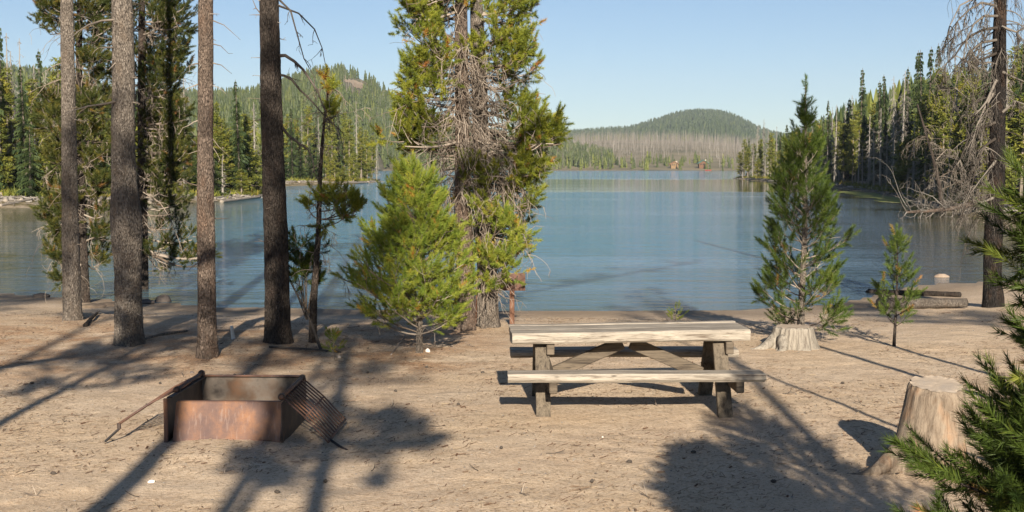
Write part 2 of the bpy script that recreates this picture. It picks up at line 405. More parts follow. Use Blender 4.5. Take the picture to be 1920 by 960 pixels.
M['rust'] = mat_rust()
def mat_soot():
    m = NT('sooty_steel'); v = m.coord(); n = m.noise(v, 5, 5, .6)
    col = m.ramp(n, [(.4, (.022, .02, .02)), (.58, (.07, .05, .042)), (.72, (.20, .11, .06))]); m.bsdf(col, .55, m.bump(m.noise(v, 60, 3), .3, .003), .4, .3); return m.m
M['soot'] = mat_soot()
def mat_inside():
    m = NT('heat_bleached_steel'); v = m.coord(); n = m.noise(v, 3.5, 5, .6)
    col = m.ramp(n, [(.35, (.04, .034, .03)), (.5, (.145, .12, .098)), (.62, (.12, .08, .055)), (.75, (.15, .08, .045))]); m.bsdf(col, .8, m.bump(m.noise(v, 50, 3), .3, .003), .2); return m.m
M['inside'] = mat_inside()
def mat_simple(name, a, b, sc_=6, bump=.4, rough=.9, d=.01):
    m = NT(name); v = m.coord(); n = m.noise(v, sc_, 5, .6); m.bsdf(m.ramp(n, [(.35, a), (.65, b)]), rough, m.bump(m.noise(v, sc_*4, 4), bump, d), .2); return m.m
M['ash'] = mat_simple('grey_ash', (.30, .27, .24), (.5, .46, .42), 12)
M['ashwhite'] = mat_simple('white_ash', (.6, .57, .54), (.85, .83, .8), 20)
M['rock'] = mat_simple('pale_granite', (.34, .27, .21), (.52, .44, .36), 7)
M['rock_pale'] = mat_simple('pale_water_worn_rock', (.26, .19, .14), (.36, .28, .21), 7)
M['rock_brown'] = mat_simple('brown_rock', (.13, .10, .07), (.24, .18, .13), 7)
M['rock_dark'] = mat_simple('dark_lava_rock', (.07, .06, .055), (.16, .13, .11), 7)
M['white'] = mat_simple('bleached_chip', (.62, .56, .48), (.8, .74, .66), 12)
M['signpaint'] = mat_simple('faded_red_brown_paint', (.10, .055, .042), (.155, .088, .07), 9)
M['post'] = mat_simple('brown_stained_post', (.10, .05, .032), (.17, .09, .058), 9)
M['drift'] = mat_oldwood('silver_driftwood', (.36, .31, .25), (.15, .12, .09))
M['hill'] = mat_simple('forest_floor', (.10, .10, .05), (.22, .18, .11), .02, .0)
def mat_hill2():
    m = NT('burnt_slope_ground'); v = m.pos(); n = m.noise(v, .02, 5, .6); m.bsdf(m.ramp(n, [(.35, (.15, .135, .085)), (.65, (.27, .225, .145))]), .95, None, .1); return m.m
M['burnt'] = mat_hill2()
M['scree'] = mat_simple('bare_rock_slope', (.32, .23, .15), (.46, .35, .24), .03, 0)
M['mtn'] = mat_simple('far_mountain_rock', (.12, .11, .11), (.2, .18, .17), .005, 0)
M['litter'] = mat_deadwood('dry_needle_litter', (.55, .42, .28), (.2, .11, .065), 2)
M['algae'] = mat_simple('yellow_green_water_weed', (.14, .16, .04), (.26, .27, .07), .8)
M['cabinwall'] = mat_simple('stained_log_wall', (.13, .07, .04), (.17, .09, .05), .5)
M['cabintan'] = mat_simple('tan_log_wall', (.2, .13, .07), (.26, .17, .09), .5)
M['roofgreen'] = mat_simple('green_metal_roof', (.07, .14, .11), (.1, .18, .14), .5)
M['roofbrown'] = mat_simple('brown_shingle_roof', (.22, .12, .07), (.3, .17, .1), .5)
M['glass'] = mat_simple('dark_window_glass', (.02, .025, .03), (.03, .035, .04), 1, 0, .1)
M['redboat'] = mat_simple('red_hull_paint', (.3, .05, .04), (.36, .07, .05), 1, 0, .4)

# ------------------------------------------------------------------ ground and lake
fire_c = np.array([P(430, 800, 10.95)[0]+.145, 10.72])
MOUNDS += [(-6.76, 19.7, .5, .06), (-4.88, 16.3, .55, .07), (-3.61, 15.2, .45, .06), (-3.0, 16.4, .5, .06), (-.68, 18.5, .5, .06), (-.35, 18.9, .5, .05), (-1.12, 15.45, .35, .03)]
MOUNDS += [(fire_c[0]+.05, 9.95, .5, .06), (fire_c[0]-.5, 10.5, .25, .03)]
th = np.concatenate([np.radians(np.linspace(-32, 32, 560)), np.radians(np.linspace(32, 328, 120))[1:-1]])
rr_ = np.concatenate([[.02], np.geomspace(.3, 7, 50)[:-1], np.linspace(7, 24, 380)[:-1], np.geomspace(24, 6500, 250)])
TH, RR = np.meshgrid(th, rr_)
gx, gy = np.sin(TH)*RR, np.cos(TH)*RR
gv = np.stack([gx, gy, H(gx, gy)], -1)
mb = MB(); mb.grid(gv, closed=True)
tag(mb.build('ground', M['ground'], smooth=True), kind='structure')
mb = MB(); mb.box((60, 420, WATER-.0005), (480, 830, .001)); 
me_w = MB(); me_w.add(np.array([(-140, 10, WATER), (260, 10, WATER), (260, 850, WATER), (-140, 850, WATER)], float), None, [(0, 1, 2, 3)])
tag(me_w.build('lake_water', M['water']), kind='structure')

# ------------------------------------------------------------------ foliage tools
def brush(n, L, nl, w, seed, spread=(48, 22)):
    r = np.random.RandomState(seed)
    z = L*np.sort(r.rand(n))**.9; az = r.rand(n)*2*math.pi
    ang = np.radians(spread[0]+(spread[1]-spread[0])*(z/L)+r.randn(n)*9)
    ln = nl*(.75+.35*r.rand(n))
    d = np.stack([np.sin(ang)*np.cos(az), np.sin(ang)*np.sin(az), np.cos(ang)], 1)
    b = np.stack([0*z, 0*z, z], 1)
    side = np.cross(d, r.randn(n, 3)); side /= np.linalg.norm(side, axis=1)[:, None]
    return np.stack([b-side*w/2, b+side*w/2, b+d*ln[:, None]], 1).reshape(-1, 3)
class Shoots:
    def __init__(s): s.p = []; s.d = []; s.s = []; s.t = []
    def add(s, p, d, sc_=1, t=.5): s.p.append(p); s.d.append(d); s.s.append(sc_); s.t.append(t)
    def stamp(s, mb, temps, m=0, seed=1):
        if not s.p: return
        r = np.random.RandomState(seed)
        p = np.array(s.p); d = np.array(s.d); d /= np.linalg.norm(d, axis=1)[:, None]+1e-9; sc_ = np.array(s.s); t = np.array(s.t)
        k = r.randint(0, len(temps), len(p))
        for i, T in enumerate(temps):
            q = k == i
            if not q.any(): continue
            D = d[q]; a = r.randn(len(D), 3); u = np.cross(D, a); u /= np.linalg.norm(u, axis=1)[:, None]; w = np.cross(D, u)
            RM = np.stack([u, w, D], 2)*sc_[q][:, None, None]
            V = np.einsum('nij,vj->nvi', RM, T)+p[q][:, None, :]
            nv = V.shape[0]*V.shape[1]
            tt = np.repeat(t[q], len(T))+np.repeat(r.randn(nv//3)*.05, 3)
            mb.add(V.reshape(-1, 3), np.arange(nv).reshape(-1, 3), None, m, np.clip(tt, 0, 1))

def curve(p, d, L, n, up=0., wig=.0, rng=R):
    pts = [np.array(p, float)]; d = norm(d); st = L/(n-1)
    for i in range(n-1):
        d = norm(d+np.array([0, 0, up/(n-1)])+rng.randn(3)*wig); pts.append(pts[-1]+d*st)
    return np.array(pts)
def branch(wood, sh, p, d, L, r, up=.5, sub=6, sl=.16, start=.3, tint=.5, rng=R, wig=.05, m=1, tv=.13, dens=1.0, flat=.35):
    n = 7; path = curve(p, d, L, n, up, wig, rng)
    wood.tube(path, np.linspace(r, r*.3, n), 4, m, rng.rand(), cap=False)
    def at(t):
        f = t*(n-1); i = min(int(f), n-2); return path[i]+(path[i+1]-path[i])*(f-i), norm(path[i+1]-path[i])
    def tn(): 
        x = tint+rng.randn()*tv
        return .97 if rng.rand() < .02 else min(.93, x)
    for k in range(sub):
        t = start+(1-start)*(k+rng.rand()*.8)/sub
        q, dd = at(min(t, .99)); sd = norm(np.cross(dd, [0, 0, 1]))*(1 if k % 2 else -1)
        e = norm(dd*.75+sd*(.75+.3*rng.randn())+np.array([0, 0, flat*rng.randn()*.8+.22]))
        Ls = L*(1-t)*.55+sl*(.6+.6*rng.rand())
        if Ls > sl*1.4:
            tw = curve(q, e, Ls, 4, up*.6, wig, rng); wood.tube(tw, np.linspace(r*.35, r*.18, 4), 3, m, rng.rand(), cap=False)
            kk = max(2, int(round(Ls/sl*1.15*dens)))
            for j in range(kk):
                f = (.25+.75*(j+.5)/kk)*3; i = min(int(f), 2); pp = tw[i]+(tw[i+1]-tw[i])*(f-i); dj = norm(tw[i+1]-tw[i])
                s2 = norm(np.cross(dj, rng.randn(3)))
                sh.add(pp, norm(dj+s2*(.75 if j < kk-1 else .12)), .8+.35*rng.rand(), tn())
            sh.add(tw[-1], tw[-1]-tw[-2], 1, tn())
        else: sh.add(q, e, .85+.3*rng.rand(), tn())
    for t in np.arange(max(start, .45), 1.0, max(.06, sl/L*.9/dens)):
        q, dd = at(t); sh.add(q, norm(dd+.55*rng.randn(3)), .85+.3*rng.rand(), tn())
    sh.add(path[-1], path[-1]-path[-2], 1.1, tn())
def dead(wood, p, d, L, r, up=-.2, depth=2, rng=R, m=1, n=7, wig=.13, subs=5, path=None, seg=4, tl=.45):
    if path is None: path = curve(p, d, L, n, up, wig, rng)
    else:
        path = np.asarray(path, float); n = len(path); L = np.sum(np.linalg.norm(np.diff(path, axis=0), axis=1))
    wood.tube(path, np.linspace(r, max(.0022, r*.25), n), seg if r > .006 else 3, m, rng.rand(), cap=False)
    if depth > 0:
        for k in range(subs):
            i = rng.randint(1, n); i = min(i, n-1); dd = norm(path[i]-path[i-1])
            e = norm(dd*.6+rng.randn(3)*.75+np.array([0, 0, up*.7]))
            dead(wood, path[i], e, L*tl*(.5+.8*rng.rand()), max(.0035, r*.45), up, depth-1, rng, m, 5, wig*1.3, max(2, subs-2), None, 3)

def trunk_path(pts, n):
    pts = np.array(pts, float); s = np.concatenate([[0], np.cumsum(np.linalg.norm(np.diff(pts, axis=0), axis=1))])
    t = np.linspace(0, s[-1], n); k = np.stack([np.interp(t, s, pts[:, i]) for i in range(3)], 1)
    for _ in range(3): k[1:-1] = (k[:-2]+2*k[1:-1]+k[2:])/4
    return k
def bark_tube(mb, pts, r0, r1, seg=22, ring=.07, m=0, flare=.45, seed=0, lobes=5, rough=.05, fh=.16, swell=None):
    L = np.sum(np.linalg.norm(np.diff(np.array(pts, float), axis=0), axis=1)); n = max(8, int(L/ring)); path = trunk_path(pts, n)
    s = np.linspace(0, L, n); rad = r0+(r1-r0)*s/L
    if swell: rad = rad*(1+swell[1]*np.exp(-((s-swell[0])/.42)**2))
    def bump(rr, path, th):
        z = s[:, None]; a = th[None, :]
        fl = np.exp(-z/fh)*flare*(1+.55*np.cos(lobes*a+seed))
        nn = fbm(np.cos(a)*2.2+seed*7+0*z, np.sin(a)*2.2+0*z, z*1.2, 3, seed)*rough*1.6+fbm(np.cos(a)*8+0*z, np.sin(a)*8+0*z, z*9, 2, seed+3)*rough
        return rr*(1+fl+nn)
    mb.tube(path, rad, seg, m, .5, True, bump); return path

T_old = [brush(76, .115, .056, .0062, k, (80, 24)) for k in range(5)]
T_young = [brush(80, .125, .056, .0046, 10+k, (70, 20)) for k in range(5)]
T_front = [brush(135, .15, .040, .0027, 20+k, (62, 25)) for k in range(4)]

# ------------------------------------------------------------------ near bare-stemmed pines on the left
def near_trunk(name, pts_px, D, d0, d1, mat, label, extra=None, top=11., seed=0, crown=True, matc='needle_old', swell=None):
    """pts_px: pixels of the stem, base first; carried on above the picture to a high crown"""
    b = G(*pts_px[0]); D = b[1]
    pts = [b-np.array([0, 0, .15])]+[P(x, y, D) for x, y in pts_px[1:]]
    d = norm(pts[-1]-pts[1]); e = pts[-1]+d*(top-pts[-1][2])/d[2]; pts.append(e)
    root = empty(name, b, label, 'pine tree', 'tall bare stemmed pines on the left')
    mb = MB(); L = top
    rtop = d0/2+(d1/2-d0/2)*top/pts[-2][2]
    path = bark_tube(mb, pts, d0/2, max(.03, rtop), 24, .07, 0, .42, seed, rough=.065, swell=swell)
    if extra: extra(mb, D)
    rng = np.random.RandomState(seed+5)
    for _ in range(26):
        i = rng.randint(8, min(len(path)-5, 75)); a = rng.rand()*6.28; dd = np.array([math.cos(a), math.sin(a), .1*rng.randn()])
        r_ = d0*.42*(1-.4*i/len(path)); dead(mb, path[i]+dd*r_*.8, dd, .05+.22*rng.rand()**2, .006+.004*rng.rand(), -.3, 1, rng, 1, 4, .15, 1)
    if crown:
        sh = Shoots(); cr = MB()
        for _ in range(26):
            i = int(len(path)*(.72+.27*rng.rand())); a = rng.rand()*6.28; f = (1-i/len(path))/.28
            branch(mb, sh, path[i], np.array([math.cos(a), math.sin(a), .1]), .35+.9*f, .015, .7, 5, .16, .3, .45, rng)
        sh.stamp(cr, T_old)
    mb.build('trunk', [M[mat], M['twig'], M['twig_dark']], root, smooth=True)
    if crown: cr.build('crown', M[matc], root)
    return root

def ex2(mb, D):
    for pth, r in (([(218, 37), (190, 39), (165, 47), (148, 58), (132, 72)], .016), ([(222, 189), (196, 195), (165, 199), (135, 208), (112, 219)], .015), ([(216, 89), (198, 89), (184, 90)], .013), ([(216, 112), (204, 114)], .01), ([(250, 192), (262, 195)], .012), ([(250, 146), (258, 146)], .012)):
        dead(mb, None, None, 0, r, -.3, 1, np.random.RandomState(3), 1, subs=2, path=[P(x, y, D-.05-.25*k) for k, (x, y) in enumerate(pth)], seg=6, tl=.2)
def ex3(mb, D):
    for pth, r in (([(398, 38), (420, 47), (446, 70)], .008), ([(398, 82), (414, 86), (428, 100)], .007), ([(398, 118), (415, 122), (434, 138)], .008), ([(398, 160), (412, 165), (422, 174)], .006), ([(395, 255), (410, 275), (426, 290)], .008), ([(395, 270), (405, 285), (412, 298)], .006)):
        dead(mb, None, None, 0, r, -.3, 1, np.random.RandomState(int(pth[0][1])), 1, subs=1, path=[P(x, y, D+.02*k) for k, (x, y) in enumerate(pth)], tl=.2)
def ex4(mb, D):
    r = np.random.RandomState(44)
    for pth, rd in (([(520, 105), (535, 104), (552, 115), (568, 130), (582, 150), (596, 172), (604, 195), (612, 215)], .024), ([(520, 140), (534, 142), (548, 150), (562, 168), (575, 180), (592, 198), (612, 222), (634, 240), (641, 268)], .018),
                    ([(527, 235), (536, 248), (545, 258), (560, 268), (577, 280), (586, 298), (590, 325), (600, 345)], .02), ([(524, 0), (545, 20), (556, 60), (570, 110), (590, 145)], .014), ([(520, 10), (560, 25), (590, 55), (604, 90), (612, 130)], .013),
                    ([(510, 108), (490, 108), (471, 108)], .008), ([(510, 144), (492, 143), (476, 141)], .007), ([(500, 40), (480, 15), (470, -10)], .01), ([(515, 183), (490, 185), (462, 184)], .007), ([(495, 225), (478, 222)], .006), ([(498, 270), (485, 269)], .006)):
        dead(mb, None, None, 0, rd, -.5, 2, r, 2 if rd > .0121 else 1, subs=5 if rd > .0121 else 2, path=[P(x, y, D-.03*k) for k, (x, y) in enumerate(pth)], seg=7, tl=.17 if rd > .0121 else .1)

near_trunk('pine_tree', [(136, 600), (133, 480), (130, 300), (127, 120), (125, -10)], 19.7, .265, .185, 'bark', 'pale grey sunlit pine trunk nearest the left edge, bare and straight', None, 11, 1)
near_trunk('pine_tree', [(241, 644), (239, 480), (232, 300), (231, 130), (228, -10)], 16.3, .345, .225, 'bark', 'thickest grey pine trunk on the left, swollen base and white dead limbs', ex2, 13, 2, swell=(1.62, .2))
near_trunk('pine_tree', [(389, 668), (387, 520), (385, 340), (385, 160), (386, -10)], 15.2, .225, .15, 'bark2', 'slim brown pine trunk directly behind the fire box, shaded below', ex3, 11, 3)
near_trunk('pine_tree', [(523, 640), (519, 500), (513, 330), (508, 160), (504, -10)], 16.4, .325, .225, 'bark_dark', 'dark brown pine trunk with black dead limbs arching to the right', ex4, 13, 4)

# ------------------------------------------------------------------ old limby pines: central pair and the left pair behind the trunks
def old_pine(label, stem, D, r0, tips, dead_tips, top, matn, seed, barkm='bark2', rnd=40, rprof=1.1, tint=.5, twigs=60, dz=(1.2, 4.2), zc=4.2, group=None, deadr=1.1, flare=.3, km=1.):
    rng = np.random.RandomState(seed); b = G(*stem[0]); D = b[1]
    pts = [b-np.array([0, 0, .15])]+[P(x, y, D) for x, y in stem[1:]]
    d = norm(pts[-1]-pts[-2]); pts.append(pts[-1]+d*(top-pts[-1][2])/d[2])
    root = empty('pine_tree', b, label, 'pine tree', group)
    mb = MB(); path = bark_tube(mb, pts, r0, .03, 14, .1, 0, flare, seed); zs = path[:, 2]
    sh = Shoots(); cr = MB()
    def onstem(z): return np.array([np.interp(z, zs, path[:, i]) for i in range(3)])
    for tp in tips:
        px, py = tp[:2]; w = tp[2] if len(tp) > 2 else .5; dy = tp[3] if len(tp) > 3 else rng.uniform(-.7, .4)
        tip = P(px, py, D+dy); hz = np.linalg.norm((tip-onstem(tip[2]))[:2]); s0 = onstem(max(.5, tip[2]-.15*hz+rng.uniform(-.1, .25)))
        v = tip-s0; L = np.linalg.norm(v); mid = s0+v*.5+np.array([0, 0, -.12*L+.05*rng.randn()])
        lp = np.array([s0, s0+v*.25+np.array([0, 0, -.07*L]), mid, s0+v*.75+np.array([0, 0, -.07*L])])
        mb.tube(trunk_path(lp, 8), np.linspace(.012+.012*L, .008, 8), 5, 1, rng.rand(), cap=False)
        k = max(2, int(5.4*km*w/.5))
        for j in range(k):
            f = .55+.45*j/k; q = s0+v*f*.86+np.array([0, 0, -.08*L*(1-f)*2])
            e = norm(norm(v)*.7+rng.randn(3)*.45+np.array([0, 0, .35])); branch(mb, sh, q, e, w*(.55+.5*rng.rand()), .008, .7, 5, .13, .15, tint, rng, .07, 1, .14, .9, .8)
        for j in range(3): 
            f = .2+.5*rng.rand(); dead(mb, s0+v*f+np.array([0, 0, -.07*L]), norm(v*.5/L+rng.randn(3)*.5+np.array([0, 0, -.5])), .25+.35*rng.rand(), .006, -.5, 1, rng, 1, 6, .2, 3)
    for _ in range(rnd):
        z = zc+(top-zc)*rng.rand(); f = 1-(z-zc)/(top-zc); a = rng.rand()*6.28; s0 = onstem(z)
        branch(mb, sh, s0, np.array([math.cos(a), math.sin(a), .12]), (.3+rprof*f)*(.7+.5*rng.rand()), .016, .55, 7, .15, .3, tint, rng, .07, 1, .16, 1.0)
    for tp in dead_tips:
        q = [P(x, y, D-.15-.12*k) for k, (x, y) in enumerate(tp)]; dead(mb, None, None, 0, .014, -.6, 2, rng, 1, subs=5, path=q, seg=5, tl=.3)
    for _ in range(twigs):
        z = dz[0]+(dz[1]-dz[0])*rng.rand(); a = rng.rand()*6.28; s0 = onstem(z); L = deadr*(.35+.65*rng.rand())
        dead(mb, s0, np.array([math.cos(a), math.sin(a)*1.0, .25]), L, .011, -.9-.5*rng.rand(), 2, rng, 1, 8, .24, 4)
    mb.build('trunk', [M[barkm], M['twig']], root, smooth=True)
    sh.stamp(cr, T_old); cr.build('crown', M[matn], root)
    return root

G_ = 'old limby pines by the water'
old_pine('big limby pine left of the signboard, green crown reaching above the picture', [(874, 618), (872, 520), (868, 400), (866, 200), (864, 0)], 18.6, .14,
    [(735, 25, .45), (752, 70, .45), (765, 20, .5), (790, 45, .55), (800, 90, .5), (770, 120, .4), (745, 148, .45), (725, 152, .3), (740, 165, .35), (775, 180, .4), (800, 150, .45), (830, 30, .5), (850, 80, .45), (835, 130, .45), 
     (722, 215, .35), (735, 240, .4), (722, 262, .4), (745, 280, .4), (765, 230, .4), (780, 270, .35), (815, 60, .4), (790, 5, .5), (760, -10, .4), (855, 20, .4), (880, 110, .35), (760, 205, .35, .5), (745, 255, .4, .5),(790,130,.4,.4),(812,110,.4,.6)],
    [[(866, 185), (830, 188), (800, 187), (770, 192), (745, 205), (742, 235)]], 8.5, 'needle_old', 31, 'bark2', 24, 1.0, .5, 150, (1.7, 3.9), 4.3, G_, .95, km=1.0)
old_pine('big limby pine behind the signboard, long right limbs hanging over the lake', [(916, 612), (914, 520), (905, 400), (900, 200), (893, 0)], 19., .155,
    [(1030, 10, .4), (1010, 25, .4), (985, 5, .45), (960, 30, .5), (940, 70, .45), (1000, 90, .45), (985, 65, .45), (1010, 95, .3), (975, 120, .45), (1000, 130, .35), (950, 150, .4), (975, 190, .35), (1005, 215, .3), (930, 110, .4), (915, 40, .45),
     (1020, 215, .4), (1045, 225, .35), (1065, 235, .35), (1085, 252, .3), (1060, 260, .35), (1075, 240, .3), (1055, 245, .35), (1096, 249, .2), (1030, 235, .35), (1032, 268, .3), (1040, 250, .35), (1105, 250, .18), (1000, 250, .35), (1020, 285, .3), (985, 275, .3),
     (1000, 310, .35), (1030, 310, .35), (1050, 318, .3), (1020, 335, .35), (985, 330, .35), (1000, 355, .35), (1030, 345, .3), (1035, 375, .25), (1015, 370, .25), (920, 332, .25, -.6), (885, 325, .3, -.7), (860, 345, .25, -.8),
     (985, 405, .25, .6), (1000, 425, .22, .6), (970, 395, .2, .5), (990, 140, .4, .5), (960, 90, .4, .6)],
    [[(900, 205), (930, 195), (960, 205), (985, 218), (1005, 235)], [(905, 290), (940, 282), (970, 290), (1000, 302)], [(908, 265), (880, 275), (850, 268), (825, 290)]], 8.8, 'needle_old', 32, 'bark', 20, 1.0, .5, 170, (1.2, 3.9), 4.3, G_, 1.0, km=.95)
# low bushy pine that half hides the signboard
old_pine('low yellow green bushy pine half hiding the brown signboard', [(908, 616), (902, 560), (904, 500), (915, 450)], 18.4, .045,
    [(955, 430, .35, -.2), (975, 450, .35, -.1), (985, 480, .35), (970, 505, .35), (945, 470, .4), (930, 440, .35), (915, 425, .3), (895, 455, .3), (920, 500, .35, -.5), (950, 515, .3, -.4), (900, 530, .25, -.4), (950, 545, .15, -.3), (985, 445, .25), (930, 540, .2, -.5),(960,485,.4,-.4),(935,420,.3),(880,480,.25,-.3)],
    [[(897, 488), (910, 500), (925, 505), (938, 502)], [(905, 500), (912, 515), (908, 535)]], 2.05, 'needle_young', 33, 'bark', 8, .4, .62, 5, (.8, 1.2), 1.2, None, .3, .1)

G2 = 'dark limby pines on the left shore'
tipsA = [(60, 10, .4), (95, 40, .4), (75, 60, .35), (110, 20, .4), (150, 30, .5), (185, 40, .5), (180, 90, .5), (205, 110, .4), (160, 120, .4), (190, 160, .45), (170, 210, .4), (110, 200, .3), (85, 190, .4), (70, 215, .4), (90, 235, .4), (110, 225, .35), (55, 225, .3),
         (150, 250, .4), (190, 260, .45), (175, 300, .4), (110, 300, .35), (90, 345, .35), (115, 370, .4), (95, 395, .4), (80, 410, .35), (65, 415, .25), (110, 420, .4), (100, 450, .4), (85, 480, .35), (105, 505, .4), (120, 535, .35), (180, 420, .4, .4), (200, 470, .35, .5),
         (190, 505, .35, .4), (170, 385, .4), (190, 350, .4), (205, 400, .3), (140, 460, .35, .4), (62, 470, .2), (130, 330, .3), (75, 380, .2), (165, 60, .5), (200, 60, .5), (140, 90, .45), (175, 130, .5), (200, 200, .5), (165, 180, .5), (150, 215, .45), (200, 300, .5), (160, 330, .5), (110, 260, .4), (180, 360, .45), (190, 440, .4), (120, 290, .4), (95, 310, .35), (130, 400, .4), (200, 20, .5), (75, 300, .3)]
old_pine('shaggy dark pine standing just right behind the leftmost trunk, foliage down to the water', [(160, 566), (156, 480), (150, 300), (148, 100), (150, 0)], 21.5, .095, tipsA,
    [[(140, 140), (110, 150), (85, 160), (60, 190)], [(150, 230), (120, 240), (95, 255), (80, 260)], [(150, 290), (120, 300), (98, 320)]], 8.5, 'needle_shaded', 41, 'bark_dark', 34, 1.1, .55, 34, (1.2, 4.3), 4.6, G2, 1.1, km=1.2)
tipsB = [(300, 10, .5), (330, 30, .45), (350, 15, .4), (290, 50, .5), (320, 70, .5), (345, 85, .4), (360, 100, .35), (355, 60, .4), (300, 110, .5), (330, 130, .45), (350, 120, .35), (290, 160, .45), (320, 180, .4), (345, 170, .25), (300, 220, .4), (330, 240, .35), (280, 130, .45), (355, 40, .35),
         (345, 270, .4), (330, 300, .4), (355, 250, .35), (360, 200, .3), (280, 280, .4), (290, 320, .35), (310, 350, .35), (345, 340, .35), (350, 390, .35), (355, 370, .3), (330, 390, .35), (360, 420, .35), (345, 450, .35), (330, 470, .3), (345, 500, .3), (320, 515, .22), (355, 480, .3), (300, 480, .3),
         (425, 470, .35, -1.2), (438, 462, .25, -1.2), (415, 488, .25, -1.2), (390, 440, .3), (250, 380, .35, .5), (225, 420, .35, .6), (205, 350, .35, .5), (230, 60, .4, .4), (210, 20, .4), (250, 100, .4, .5), (230, 200, .35, .5), (370, 300, .3), (375, 130, .3), (300, 430, .3), (285, 20, .5), (310, 45, .5), (340, 50, .45), (275, 90, .5), (325, 100, .5), (290, 140, .5), (315, 155, .5), (340, 150, .4), (275, 190, .5), (300, 195, .5), (335, 210, .45), (350, 225, .35), (280, 240, .5), (310, 250, .5), (345, 255, .4), (290, 290, .5), (320, 280, .5), (350, 300, .4), (275, 340, .45), (305, 330, .45), (335, 335, .4), (365, 270, .35), (290, 370, .35), (365, 330, .35), (372, 210, .3), (240, 250, .5, .5), (215, 260, .5, .5), (205, 160, .5, .6)]
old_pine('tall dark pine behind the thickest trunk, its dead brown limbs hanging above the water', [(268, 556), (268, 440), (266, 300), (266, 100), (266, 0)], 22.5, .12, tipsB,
    [[(275, 335), (310, 345), (345, 340), (375, 350)], [(268, 360), (300, 380), (320, 410), (335, 450), (345, 480)]], 10, 'needle_shaded', 42, 'bark_dark', 44, 1.3, .5, 60, (.9, 4.3), 4.8, G2, 1.15, km=1.3)

# slim half dead pine right of the dark trunk
def slim_pine():
    rng = np.random.RandomState(51); b = G(586, 642); D = b[1]
    root = empty('pine_tree', b, 'slim half dead pine right of the dark trunk, few tufts left', 'pine tree')
    mb = MB(); pts = [b-np.array([0, 0, .1])]+[P(x, y, D) for x, y in [(588, 560), (597, 440), (600, 330), (604, 270), (608, 225), (614, 180), (619, 148)]]
    path = bark_tube(mb, pts, .055, .012, 8, .1, 0, .15, 9); sh = Shoots()
    for _ in range(46):
        i = rng.randint(int(len(path)*.3), len(path)-1); a = rng.rand()*6.28
        dead(mb, path[i], np.array([math.cos(a), math.sin(a), .1]), .2+.35*rng.rand(), .006, -.9, 2, rng, 1, 7, .18, 3)
    for (x, y, w, n) in [(617, 152, .09, 1), (624, 168, .08, 1), (628, 196, .1, 1), (610, 205, .09, 1), (630, 215, .1, 1), (612, 172, .07, 1), (640, 385, .22, 4), (655, 395, .2, 4), (668, 402, .15, 3), (630, 400, .18, 3), (600, 375, .12, 2), (590, 382, .1, 2), (578, 392, .08, 1), (645, 410, .1, 2)]:
        tip = P(x, y, D-.1); q = path[np.argmin(abs(path[:, 2]-tip[2]+.1))]
        mb.tube(trunk_path([q, (q+tip)/2+np.array([0, 0, -.05]), tip], 5), [.009, .008, .007, .006, .005], 4, 1, .2, cap=False)
        for j in range(n): branch(mb, sh, tip-.4*w*norm(tip-q), norm(tip-q+rng.randn(3)*.3+np.array([0, 0, .2])), w, .005, .5, 4, .1, .1, .55 if y > 200 else rng.choice([.6, .75, .95]), rng)
    # low dark bushy shoot of live needles beside the foot
    for (x, y, w) in [(555, 500, .3), (570, 485, .3), (575, 520, .3), (548, 530, .3), (590, 500, .25), (565, 540, .3), (600, 520, .2), (560, 470, .2), (585, 545, .2)]:
        tip = P(x, y, D+.35); q = P(575, 600, D+.3)
        mb.tube(trunk_path([q, (q+tip)/2, tip], 5), [.009, .008, .007, .006, .005], 4, 1, .2, cap=False)
        for j in range(2): branch(mb, sh, tip, norm(rng.randn(3)*.5+np.array([0, 0, .6])), w*.8, .005, .5, 5, .11, .1, .15, rng)
    mb.build('trunk', [M['bark_dark'], M['twig']], root, smooth=True); cr = MB(); sh.stamp(cr, T_old); cr.build('crown', M['needle_old'], root)
slim_pine()
def leaning_stick():
    b = G(604, 655); D = b[1]; mb = MB(); q = P(545, 530, D+.6); rng = np.random.RandomState(4)
    mb.tube(trunk_path([b-np.array([0, 0, .05]), (b+q)/2+np.array([.03, 0, 0]), q], 10), np.linspace(.022, .008, 10), 7, 0, .5)
    for k in range(5): dead(mb, b+(q-b)*(.4+.12*k), rng.randn(3)+np.array([0, 0, .3]), .25, .006, .1, 1, rng, 0, 5)
    tag(mb.build('fallen_branch', M['twig_dark'], origin=b), 'thin dead stick leaning against the dark trunk from the right', 'branch')
leaning_stick()

